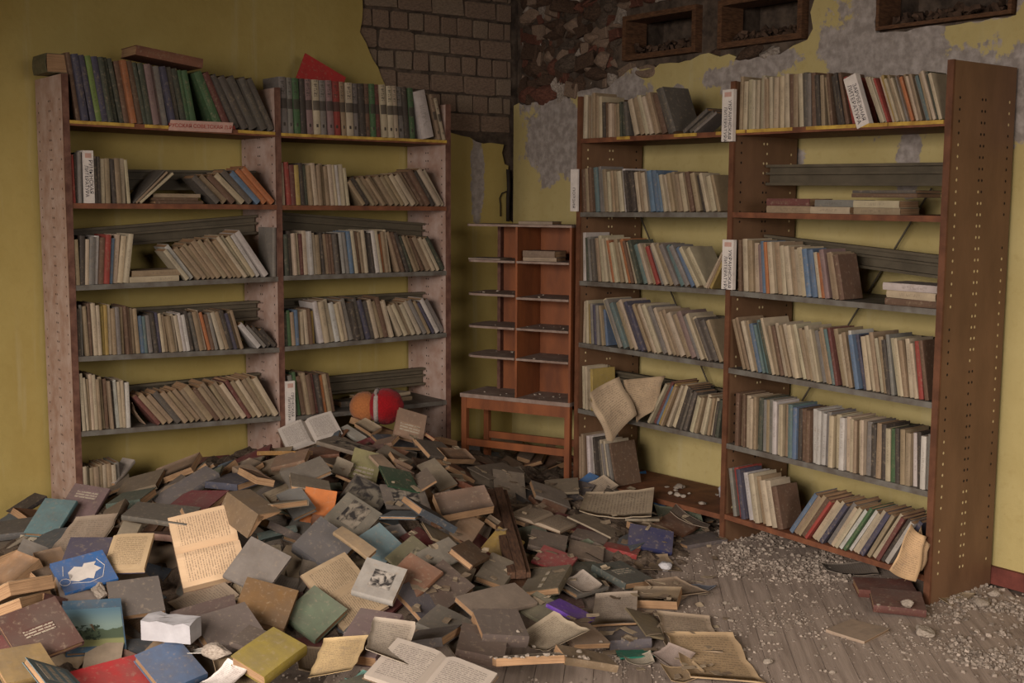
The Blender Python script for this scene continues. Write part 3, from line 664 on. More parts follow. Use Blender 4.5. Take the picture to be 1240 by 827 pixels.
# labels, dividers and loose items on the bookcases
def text_on(parent, txts, mat_, M):
    for t, size, x, y in txts:
        me = text_mesh(t, size); me.materials.clear(); me.materials.append(MATS[mat_]); o = obj('lettering', me, parent); o.matrix_parent_inverse = Matrix.Identity(4)
        o.matrix_basis = M @ Matrix.Translation((x, y, 0))
def divider(case, c4, txts, label, ink='ink_dark', t=.03, mat='label_white', out=.02, top=True):
    """upright white card box hung at the front of a shelf; c4 = (u,v) of top-left and bottom-right"""
    ax, val = (1, -LY-out) if case == 'left' else (0, -RXF-out); S = Vector((1, 0, 0)) if case == 'left' else Vector((0, -1, 0)); I = Vector((0, 1, 0)) if case == 'left' else Vector((1, 0, 0))
    A = on_axis(*c4[0], ax, val); B = on_axis(*c4[1], ax, val); w_ = (B-A).dot(S); h = A.z-B.z
    e = empty('shelf_divider', A+S*(w_/2)+Vector((0, 0, -h))); bpy.context.view_layer.update(); b = MB()
    Mr = frame((0, 0, 0), S, I, Vector((0, 0, 1)))
    p = lambda x, y, z: Mr @ Vector((x, y, z))
    b.hexa([p(-w_/2, 0, 0), p(w_/2, 0, 0), p(w_/2, t, 0), p(-w_/2, t, 0), p(-w_/2, 0, h), p(w_/2, 0, h), p(w_/2, t, h), p(-w_/2, t, h)])
    obj('card', b.mesh('card', [mat]), e)
    M = frame((0, 0, 0), Vector((0, 0, -1)), S, -I)   # text runs downwards
    M = frame(p(0, -.0015, h/2), Vector((0, 0, -1)), S, -I)
    text_on(e, [(t_, sz, x, y) for t_, sz, x, y in txts], ink, M)
    if top:
        b = MB(); b.hexa([p(-w_*.3, -.001, h*.86), p(w_*.3, -.001, h*.86), p(w_*.3, .0, h*.86), p(-w_*.3, .0, h*.86), p(-w_*.3, -.001, h*.95), p(w_*.3, -.001, h*.95), p(w_*.3, 0, h*.95), p(-w_*.3, 0, h*.95)]); obj('red_mark', b.mesh('red_mark', ['label_pink']), e)
    tag(e, label, 'divider', 'white lettered shelf dividers'); return e
divider('left', ((100, 182), (115, 246)), [('РУМЫНСКАЯ', .024, 0, .009), ('ЛИТЕРАТУРА', .022, .02, -.011)], 'white shelf divider lettered in black on the left bookcase, second shelf', out=.0, t=.1)
divider('left', ((346, 462), (358, 518)), [('ГРЕЧЕСКАЯ', .022, 0, .009), ('ЛИТЕРАТУРА', .019, .02, -.01)], 'white shelf divider dangling above the white open book', out=.012, t=.012)
divider('right', ((875, 109), (887, 171)), [('УКРАИНСКАЯ', .026, .02, .014), ('ЛИТЕРАТУРА', .024, .04, -.012)], 'white lettered divider hung on the middle upright at the top shelf', out=.025, t=.02)
divider('right', ((875, 290), (887, 351)), [('УКРАИНСКАЯ', .026, .02, .014), ('ЛИТЕРАТУРА', .024, .04, -.012)], 'white lettered divider hung on the middle upright at the third shelf', out=.025, t=.02)
divider('right', ((691, 205), (699, 256)), [('ПОЭЗИЯ', .026, .04, 0)], 'creased white divider hung on the upright nearest the wooden cabinet', out=.025, t=.01, top=False)
# pink lettered strip on the top shelf of the left case
A = on_axis(206, 148, 1, -LY-.006); B = on_axis(282, 160, 1, -LY-.006); w_ = B.x-A.x; e = empty('shelf_sign', ((A.x+B.x)/2, A.y, B.z-.004)); bpy.context.view_layer.update(); b = MB()
b.hexa([(-w_/2-.01, -.002, 0), (w_/2-.008, -.002, 0), (w_/2-.008, 0, 0), (-w_/2-.01, 0, 0), (-w_/2, -.006, .05), (w_/2, -.006, .05), (w_/2, -.004, .05), (-w_/2, -.004, .05)]); obj('card', b.mesh('card', ['label_pink']), e)
text_on(e, [('РУССКАЯ СОВЕТСКАЯ Л-РА', .025, 0, 0)], 'ink_red', frame((0, -.0062, .024), Vector((1, 0, 0)), Vector((0, 0, 1)), Vector((0, -1, 0)))); tag(e, 'pink card strip with red lettering on the top shelf edge', 'sign')
# white card between books on the right case top shelf
sf = SH['R', 1, 1]; S, I = sf.S, sf.I; th = -math.atan(.28*1.35); sb = sf.s(1053); a = S*math.sin(th)+Vector((0, 0, math.cos(th))); bb = S*math.cos(th)-Vector((0, 0, math.sin(th)))
e = empty('shelf_divider', mat=frame(sf.o+S*sb+Vector((0, 0, sf.z(sb)+.002))-I*.003, a, -I.cross(a).cross(a) if False else I, a.cross(I))); bpy.context.view_layer.update()
b = MB(); b.box(0, .22, 0, .03, .0, .062); obj('card', b.mesh('card', ['label_white']), e)
text_on(e, [('ЗАРУБЕЖНАЯ', .024, 0, .012), ('ЛИТЕРАТУРА', .026, 0, -.013)], 'ink_dark', frame((.1, -.0015, .031), Vector((-1, 0, 0)), Vector((0, 0, -1)), Vector((0, -1, 0))))
tag(e, 'white lettered card leaning between books on right bookcase top shelf', 'divider', 'white lettered shelf dividers')
def loose(name, L, W, T, M, rgb, label, cat='book', kids=True):
    e = empty(name, mat=M); bpy.context.view_layer.update(); bc, bp = MB(), MB(); shell(bc, bp, L, W, T, .0025)
    obj('cover', bc.mesh('cover', ['cover'], 'spine'), e, None, lin(rgb)); obj('page_block', bp.mesh('page_block', ['paper_edge']), e); tag(e, label, cat); return e
Zv = Vector((0, 0, 1))
c = on_axis(197, 66, 1, -.36); loose('book', .33, .2, .045, frame(Vector((c.x, -.34, c.z-.04)), Vector((.985, .0, -.12)).normalized(), Vector((0, 1, 0)), Vector((.12, 0, .985)).normalized()), (112, 66, 46), 'reddish brown book lying across the tops on the left bookcase')
c = on_axis(66, 80, 1, -.3); loose('book', .2, .12, .085, frame(Vector((c.x, -.29, TOPL+.006)), Vector((0, -1, 0)), Vector((1, 0, .0)), Zv), (74, 74, 50), 'dark olive book on top of the left bookcase end panel')
sf = SH['L', 1, 1]; c = on_axis(382, 100, 1, -.2); r = math.radians(-26)
X = Vector((math.sin(r)*-1, .12, math.cos(r))).normalized(); Y = Vector((1, 0, 0)); Y = (Y-X*Y.dot(X)).normalized()
loose('folder', .36, .26, .012, frame(Vector((c.x+.0, -.2, sf.o.z+.225)), X, Y, X.cross(Y)), (178, 22, 30), 'bright red folder standing behind the patterned book set', 'folder')
# ------------------------------------------------------------------ corner cabinet on its stand
dR = (Vector((-RXF, RU[0], .6))-CAM).dot(fw)+.02; FRp = at_depth(690, 488, dR); FLp = at_depth(557, 476, dR/.951)
zt = (FRp.z+FLp.z)/2; FRp.z = FLp.z = zt; aX = (FRp-FLp); CW = aX.length; aX.normalize(); aY = Vector((-aX.y, aX.x, 0)); CD = .3
Mc = frame(Vector((FLp.x, FLp.y, 0)), aX, aY, Zv)
ce = empty('stand_table', mat=Mc); tag(ce, 'orange wooden stand table with rails in the corner behind the heap', 'table')
pe = empty('pigeonhole_cabinet', mat=Mc @ Matrix.Translation((0, 0, zt))); tag(pe, 'orange plywood pigeonhole cabinet with dusty shelves standing in the corner', 'cabinet'); bpy.context.view_layer.update()
def part(name, mat, parent, *bx):
    b = MB()
    for q in bx: b.box(*q)
    return obj(name, b.mesh(name, [mat]), parent)
part('table_top', 'ply_dusty', ce, (0, CW, 0, CD, zt-.022, zt))
part('front_apron', 'ply_orange', ce, (.03, CW-.03, .012, .03, zt-.085, zt-.022)); part('back_apron', 'ply_orange', ce, (.03, CW-.03, CD-.03, CD-.012, zt-.085, zt-.022))
for x in (.004, CW-.036):
    for y in (.008, CD-.04): part('leg', 'ply_orange', ce, (x, x+.032, y, y+.032, 0, zt-.022))
zr = at_depth(620, 545, dR*1.02).z; part('lower_rail', 'ply_orange', ce, (.036, CW-.036, .014, .03, zr-.02, zr+.02)); part('lower_rail', 'ply_orange', ce, (.036, CW-.036, CD-.032, CD-.016, zr-.02, zr+.02))
dL = dR/.951; lev = [at_depth(562, v, dL).z-zt for v in (428, 392, 353, 313, 273)]
mid = CW*.51; bx0 = .12; tt = .012; H = lev[-1]
part('back_panel', 'ply_orange', pe, (bx0, CW-.012, CD-.012, CD, 0, H)); part('side_panel', 'ply_orange', pe, (CW-.014, CW-.002, .006, CD-.012, 0, H)); part('divider_panel', 'ply_orange', pe, (mid-.006, mid+.006, .012, CD-.012, 0, H))
part('back_post', 'edge_brown', pe, (bx0-.02, bx0, CD-.05, CD, 0, H))
def round_shelf(x0, x1, z, parent, rnd, name='shelf', y0=.0):
    pts = [(x1, y0), (x1, CD-.013), (x0+(.02 if rnd else 0), CD-.013)]
    if rnd: pts += [(x0, CD-.05)]+[(x0+.07-.07*math.cos(t), y0+.1-.1*math.sin(t)) for t in [k*math.pi/8 for k in range(5)]]
    else: pts += [(x0, y0)]
    bm = bmesh.new(); lo = [bm.verts.new((x, y, z-tt)) for x, y in pts]; hi = [bm.verts.new((x, y, z)) for x, y in pts]; bm.faces.new(hi); bm.faces.new(lo[::-1]); n = len(pts)
    for i in range(n): bm.faces.new((lo[i], lo[(i+1) % n], hi[(i+1) % n], hi[i]))
    bmesh.ops.recalc_face_normals(bm, faces=bm.faces); me = bpy.data.meshes.new(name); bm.to_mesh(me); bm.free(); me.materials.append(MATS['ply_dusty']); return obj(name, me, parent)
for i, z in enumerate(lev[:-1]): round_shelf(.02, mid-.0065, z, pe, True); round_shelf(mid+.0065, CW-.015, z-(.012 if i == 2 else 0), pe, False)
round_shelf(.01, CW, H+tt, pe, True, 'top_board')
def on_cab(u, lz, L, W, T, rgb, label, yaw=0., y=.06):
    M = Mc @ Matrix.Translation((u, y, zt+lz)) @ Matrix.Rotation(yaw, 4, 'Z'); return loose('book', L, W, T, M, rgb, label)
on_cab(mid+.09, H+tt+.001, .2, .14, .016, (140, 122, 104), 'thin tan book lying on top of the corner cabinet', .1, .12)
z2 = lev[3]-.0; on_cab(mid+.13, z2+.001, .2, .13, .02, (150, 130, 108), 'lower tan book of the pair inside the cabinet', .05, .1); on_cab(mid+.13, z2+.022, .2, .13, .035, (118, 98, 82), 'upper brown book of the pair inside the cabinet', -.04, .1)
on_cab(.14, lev[3]+.001, .2, .15, .008, (128, 112, 100), 'thin booklet on the cabinet upper left shelf', .05, .1)
b = MB()
for k in range(50):
    i = random.randrange(0, 5); x, y = random.uniform(.08, CW-.04), random.uniform(.02, CD-.04); z = (0 if i == 0 else lev[i-1]-(.012 if i == 3 and x > mid else 0))+.0005
    if i == 4 or abs(x-mid) < .02: continue
    sz = random.choice([.002, .003, .004, .006]); b.hexa([(x+a*sz*random.uniform(.5, 1.3), y+q*sz*random.uniform(.5, 1.3), z+c*sz*random.uniform(.6, 1.2)) for c in (0, 1) for a, q in ((-1, -1), (1, -1), (1, 1), (-1, 1))])
o = obj('plaster_crumbs', b.mesh('plaster_crumbs', ['plaster']), None, pe.matrix_world.copy()); tag(o, 'pale plaster crumbs scattered over the cabinet shelves', 'rubble', None, 'stuff')
# cable stub and wire loop in the corner above the cabinet
b = MB(); p = lambda u, v: on_axis(u, v, 1, -.02)
b.tube([p(615, 268), p(615, 240), p(616, 228), p(615, 205)], .012, 6); e = obj('pipe_stub', b.mesh('pipe_stub', ['wire'], smooth=True)); tag(e, 'dark cable pipe stub in the corner above the cabinet', 'pipe')
b = MB(); b.tube([p(606, 262), p(606, 248), p(605, 240), p(608, 234), p(613, 232), p(616, 235)], .004, 5); obj('wire_loop', b.mesh('wire_loop', ['wire'], smooth=True), e)

# ------------------------------------------------------------------ the heap: smooth mound, then books settled one on another
CP = [(70, 605, .1), (0, 632, .06), (100, 585, .2), (220, 565, .26), (330, 545, .34), (400, 520, .4), (450, 515, .42), (520, 540, .33), (565, 545, .2), (620, 560, .13), (690, 575, .1), (760, 600, .11),
      (780, 640, .08), (850, 640, .03), (880, 660, 0), (850, 705, 0), (815, 745, .0), (730, 800, 0), (600, 790, 0), (490, 830, 0), (330, 815, 0), (150, 835, .05), (0, 840, .1), (0, 730, .17), (0, 670, .15), (130, 700, .17),
      (250, 650, .25), (250, 760, .07), (400, 600, .33), (400, 680, .18), (400, 760, .04), (550, 620, .2), (550, 700, .09), (650, 600, .14), (650, 660, .08), (650, 740, .015), (750, 690, .03), (1000, 700, 0), (1000, 830, 0), (1100, 770, 0), (900, 840, 0), (920, 660, 0)]
cpw = np.array([[*on_axis(u, v, 2, z)[:2], z] for u, v, z in CP]+[[-4.5, -.2, .0], [-3.4, -.2, .05], [-.05, -.05, .1], [-.1, -2., .05], [-.1, -3.2, 0], [-.4, -4.5, 0], [-5.5, -3, .1], [-4.6, -4.5, 0], [-3.5, -4.8, 0], [-2, -4.8, 0], [-1.8, -.1, .3], [-2.6, -.1, .2], [-1.0, -.1, .25]])
def tps(r2): return np.where(r2 > 1e-12, r2*np.log(np.maximum(r2, 1e-12)), 0.)
n_ = len(cpw); Kq = tps(((cpw[:, None, :2]-cpw[None, :, :2])**2).sum(-1))+np.eye(n_)*.02; Pq = np.c_[np.ones(n_), cpw[:, :2]]
sol = np.linalg.solve(np.block([[Kq, Pq], [Pq.T, np.zeros((3, 3))]]), np.r_[cpw[:, 2], np.zeros(3)])
GX0, GY0, GS = -5.6, -5.6, .01; NX, NY = 560, 560
gx = GX0+(np.arange(NX)+.5)*GS; gy = GY0+(np.arange(NY)+.5)*GS
M0 = np.zeros((NX, NY)); GXX, GYY = np.meshgrid(gx, gy, indexing='ij')
for i in range(0, NX, 40):
    q = np.c_[GXX[i:i+40].ravel(), GYY[i:i+40].ravel()]; r2 = ((q[:, None]-cpw[None, :, :2])**2).sum(-1)
    M0[i:i+40] = (tps(r2)@sol[:n_]+np.c_[np.ones(len(q)), q]@sol[n_:]).reshape(-1, NY)
M0 = np.clip(M0, 0, .46); HM = M0.copy()-.085; HM = np.maximum(HM, 0.)
def gi(x, y): return min(NX-1, max(0, int((x-GX0)/GS))), min(NY-1, max(0, int((y-GY0)/GS)))
def hit(u, v, G, off=0.):
    d = ray(u, v); t = 2.5
    while t < 12:
        p = CAM+d*t
        if p.z <= G[gi(p.x, p.y)]+off: return p
        t += .012
    return CAM+d*((off-CAM.z)/d.z)
def mnormal(x, y):
    a, c = gi(x, y); k = 12; a0, a1, c0, c1 = max(0, a-k), min(NX-1, a+k), max(0, c-k), min(NY-1, c+k)
    return Vector((-(M0[a1, c]-M0[a0, c])/((a1-a0)*GS), -(M0[a, c1]-M0[a, c0])/((c1-c0)*GS), 1)).normalized()
def foot(c, X, L, W):
    R_ = math.hypot(L, W)/2+.01; i0, j0 = gi(c.x-R_, c.y-R_); i1, j1 = gi(c.x+R_, c.y+R_)
    dx = GXX[i0:i1+1, j0:j1+1]-c.x; dy = GYY[i0:i1+1, j0:j1+1]-c.y; h = math.hypot(X.x, X.y); cx, cy = X.x/h, X.y/h
    a = dx*cx+dy*cy; e_ = -dx*cy+dy*cx; return (i0, i1, j0, j1), a, e_, (abs(a) <= L/2) & (abs(e_) <= W/2)
OBST = np.zeros((NX, NY), bool)
for x in LU: a, c = gi(x-.03, -LY-.01); a2, c2 = gi(x+.03, -.0); OBST[a:a2+1, c:c2+1] = True
for y in RU: a, c = gi(-RXF-.01, y-.03); a2, c2 = gi(-.0, y+.03); OBST[a:a2+1, c:c2+1] = True
def settle(c, X, L, W, T, clampt=.6):
    """rest a slab of L x W x T on the height map: returns centre of its underside and its axes"""
    box_, a, e_, mk = foot(c, X, L, W)
    if mk.sum() < 6: return None
    h = HM[box_[0]:box_[1]+1, box_[2]:box_[3]+1][mk]; A = np.c_[a[mk], e_[mk], np.ones(mk.sum())]; wt = np.ones(len(h))
    for _ in range(6):
        s_ = np.linalg.lstsq(A*wt[:, None]**.5, h*wt**.5, rcond=None)[0]; r = h-A@s_; wt = np.where(r > 0, 12., 1.)
    g = math.hypot(s_[0], s_[1])
    if g > clampt: s_[:2] *= clampt/g
    r = h-A[:, :2]@s_[:2]; z0 = np.percentile(r, 98)
    n = math.hypot(X.x, X.y); cx, cy = X.x/n, X.y/n
    sx, sy = s_[0]*cx-s_[1]*cy, s_[0]*cy+s_[1]*cx; N = Vector((-sx, -sy, 1)).normalized()
    Xd = Vector((cx, cy, s_[0])).normalized(); Y = N.cross(Xd); return Vector((c.x, c.y, z0)), Xd, Y, N
def stamp(o, X, Y, N, L, W, T):
    hx = math.hypot(X.x, X.y); box_, a, e_, mk = foot(o, X, L*hx, W*math.hypot(Y.x, Y.y)); sub = HM[box_[0]:box_[1]+1, box_[2]:box_[3]+1]
    c, s_ = X.x/hx, X.y/hx; dx = a*c-e_*s_; dy = a*s_+e_*c
    z = o.z-(N.x*dx+N.y*dy)/max(.3, N.z)+T/max(.5, N.z); sub[mk] = np.maximum(sub[mk], np.minimum(z[mk], o.z+.25))

FLOOR = []
def col_name(rgb):
    names = dict(PAL); names.update({'B': (78, 52, 46), 'G': (92, 100, 82), 'O': (116, 104, 60), 'P': (92, 50, 150), 'N': (118, 104, 88), 'S': (96, 92, 88)})
    nm = dict(CNAME); nm.update({'B': 'dark brown', 'G': 'sage green', 'O': 'olive', 'P': 'purple', 'N': 'greyish tan', 'S': 'dull grey'})
    k = min(names, key=lambda q: sum((a-b_)**2 for a, b_ in zip(names[q], rgb))); return nm[k]
def warp_fn(L, W, amt, seed):
    r = random.Random(seed); a, b_, c_ = r.uniform(-amt, amt*.4), r.uniform(-amt, amt), -abs(r.uniform(-amt, amt))
    return lambda x, y, z: (x, y, z+a*((2*x/L)**2)*.5+b_*(2*x/L)*(2*y/W)*.5+c_*(2*y/W)**2*.5)
def put_book(kind, rgb, o, X, Y, N, L, W, T, label, prt=None, landmark=False, px=None, fill=False):
    M = frame(o+N*.0008, X, Y, N); seed = len(FLOOR)*7+1
    NOUN = dict(hard='closed hardback', soft='limp paperback', pages='coverless book', open='open book', tent='book splayed face down', sheet='loose sheet', half='book opened at its endpaper')
    if kind == 'sheet':
        r = random.Random(seed); n = 8; cu = r.uniform(.004, .02); cu2 = r.uniform(-.01, .012); sk = r.uniform(-.1, .1)
        b = MB(); f = lambda x, y: cu*(2*x/L)**2+cu2*(2*y/W)*(2*x/L)+.004*math.sin(18*x+7*y)
        b.grid_slab(lambda i, j, k: (-L/2+L*i/n, (-W/2+W*j/n)*(1+.04*math.sin(i*2.1+seed))+sk*(i/n-.5)*W*.3, f(-L/2+L*i/n, -W/2+W*j/n)+max(.0012, T)*k), n, n, 0, True)
        e = obj('paper_sheet', b.mesh('paper_sheet', ['sheet'], smooth=True), None, M, jitter(rgb, .05)); cat = 'paper'
    else:
        e = empty('book', mat=M); bpy_upd.append(e); cat = 'book'; wp = warp_fn(L, W, 0. if label and 'emblem' in label else .005 if kind == 'hard' else .003 if kind == 'pages' else .008, seed); bc, bp = MB(), MB()
        if kind in ('hard', 'soft'):
            bt = .0028 if kind == 'hard' else .001; shell(bc, bp, L, W, T, bt, 5, wp, over=.004 if kind == 'hard' else .0015)
            obj('cover', bc.mesh('cover', ['cover_plain'], 'spine'), e, None, jitter(rgb, .06)); obj('page_block', bp.mesh('page_block', ['paper_edge']), e)
        elif kind == 'pages':
            bp.grid_slab(lambda i, j, k: wp(-L/2+L*i/5, -W/2+W*j/3, T*k*.94), 5, 3, 0); obj('page_block', bp.mesh('page_block', ['paper_edge']), e)
            b = MB(); b.grid_slab(lambda i, j, k: (lambda q: (q[0], q[1], q[2]+.0004+.0012*k))(wp(-L/2+L*i/5, -W/2+W*j/3, T*.94)), 5, 3, 0, True); obj('top_leaf', b.mesh('top_leaf', ['sheet' if sum(rgb) > 345 else 'cover_plain'], smooth=True), e, None, jitter(rgb, .06))
        elif kind == 'open':
            for sd in (-1, 1):
                tk = T*random.uniform(.6, 1.); hw = W/2
                def zt_(y): q = y/hw; return tk*(math.sin(min(1, q*5)*math.pi/2)*(1-.35*q)) if q > 0 else .002
                m_ = 8; bp.grid_slab(lambda i, j, k: wp(-L/2+L*i/5, sd*hw*(j if sd > 0 else m_-j)/m_*.97, .003 if k == 0 else .0035+zt_(hw*(j if sd > 0 else m_-j)/m_)), 5, m_, 0, True)
                bc.grid_slab(lambda i, j, k: wp((-L/2+L*i/5)*1.02, sd*hw*(j if sd > 0 else 1-j), .0028*k), 5, 1)
            obj('cover', bc.mesh('cover', ['cover'], 'spine'), e, None, jitter((110, 84, 62))); q = obj('page_block', bp.mesh('page_block', ['paper_text'], smooth=False), e, None, jitter(rgb, .05))
        elif kind == 'half':
            bc.grid_slab(lambda i, j, k: wp(-L/2+L*i/5, W/2*j, .003+.012*j+.003*k), 5, 1); bc.grid_slab(lambda i, j, k: wp(-L/2+L*i/5, -W/2+W/2*j, .003*k), 5, 1)
            m_ = 6; bp.grid_slab(lambda i, j, k: wp(-L/2+L*i/5, -W/2+(W/2-.004)*j/m_, .0035 if k == 0 else .0035+T*(1-.5*(j/m_)**6)*(.85+.15*j/m_)), 5, m_, 0, True)
            obj('cover', bc.mesh('cover', ['cover'], 'spine'), e, None, jitter(rgb)); obj('page_block', bp.mesh('page_block', ['paper_text']), e, None, lin((178, 152, 116)))
        elif kind == 'tent':
            ang = math.radians(34); hw = W
            for sd in (-1, 1):
                c_, s__ = math.cos(ang), math.sin(ang); top = hw*s__+.003
                fnl = lambda q, d: (sd*(q*c_-d*s__*1), top-q*s__-d*c_)
                def P(i, j, k, d0, d1):
                    jj = j if sd > 0 else 1-j; q = hw*jj; y, z = fnl(q, (d1 if k == 0 else d0)); return (-L/2+L*i/4, y, max(.001, z))
                bc.grid_slab(lambda i, j, k: P(i, j, k, 0, .003), 4, 1); bp.grid_slab(lambda i, j, k: (lambda q: (q[0]*.98, q[1]*.96, max(.001, q[2]-.0035)))(P(i, j, k, .0, T*.6)), 4, 1)
            obj('cover', bc.mesh('cover', ['cover'], 'spine'), e, None, jitter(rgb)); obj('page_block', bp.mesh('page_block', ['paper_edge']), e)
        if prt and kind in ('hard', 'soft', 'pages'):
            b = MB(); pm_, (fx, fy, ox, oy) = prt[0], prt[1] if len(prt) > 1 else (.6, .6, 0, 0)
            b.grid_slab(lambda i, j, k: (lambda q: (q[0], q[1], q[2]+(.0016 if kind == 'pages' else 0)+.0002+.0005*k))(wp(ox*L-fx*L/2+fx*L*i/5, oy*W-fy*W/2+fy*W*j, T*(.94 if kind == 'pages' else 1))), 5, 1, 0, True)
            obj('cover_print', b.mesh('cover_print', ['print_'+pm_]), e, None, lin(rgb))
    FLOOR.append(dict(o=e, kind=kind, col=col_name(rgb), noun=NOUN[kind], label=label, lm=landmark, px=proj(o+N*T), cat=cat, fill=fill)); return e
bpy_upd = []
# hidden and half-hidden books of the heap
fillcols = [(118, 104, 88), (108, 94, 78), (96, 92, 88), (140, 120, 94), (84, 76, 68), (98, 66, 46), (128, 108, 84), (78, 52, 46), (150, 132, 108), (92, 100, 82), (70, 66, 66), (112, 72, 54), (98, 40, 42), (66, 76, 84)]
rf = random.Random(5); cand = []
for _ in range(900):
    u, v = rf.uniform(-10, 880), rf.uniform(515, 822); cand.append((v, u, rf.uniform(.17, .25), rf.uniform(.62, .78), rf.choice([.012, .018, .025, .035, .045]), rf.uniform(0, 6.283), rf.random(), rf.randrange(len(fillcols))))
def fill_pass(cand, top):
    nf = 0
    for v, u, L, wr_, T, a, kq, ci in sorted(cand):
        p = hit(u, v, M0)
        if M0[gi(p.x, p.y)] < .02 or p.y > -.2 and p.x < -.75 or p.x > -.35 and p.y < -1.1 or p.x < -5.3: continue
        q = Mc.inverted() @ p
        if -.05 < q.x < CW+.05 and -.05 < q.y < CD: continue
        W = L*wr_; X = Vector((math.cos(a), math.sin(a), 0)); bx_, a_, e_, mk = foot(p, X, L, W)
        if (OBST[bx_[0]:bx_[1]+1, bx_[2]:bx_[3]+1] & mk).any(): continue
        kd = 'hard' if kq < .42 else 'soft' if kq < .62 else 'pages' if kq < .84 else 'sheet' if kq < .96 else 'open'
        if kd == 'open': W *= 1.8; T = .02
        if kd == 'sheet': T = .0015
        g = settle(p, X, L, W, T, .7)
        if not g or g[0].z+T > M0[gi(p.x, p.y)]+top: continue
        put_book(kd, fillcols[ci], g[0], g[1], g[2], g[3], L, W, T, None, fill=True); stamp(g[0], g[1], g[2], g[3], L, W, T); nf += 1
    return nf
for _ in range(420): cand.append((rf.uniform(505, 600), rf.uniform(90, 780), rf.uniform(.16, .24), rf.uniform(.62, .78), rf.choice([.012, .018, .025, .035]), rf.uniform(0, 6.283), rf.random(), rf.randrange(len(fillcols))))
fill_pass(cand[:500]+cand[900:1100], -.005); fill_pass(cand[500:900]+cand[1100:], .012)
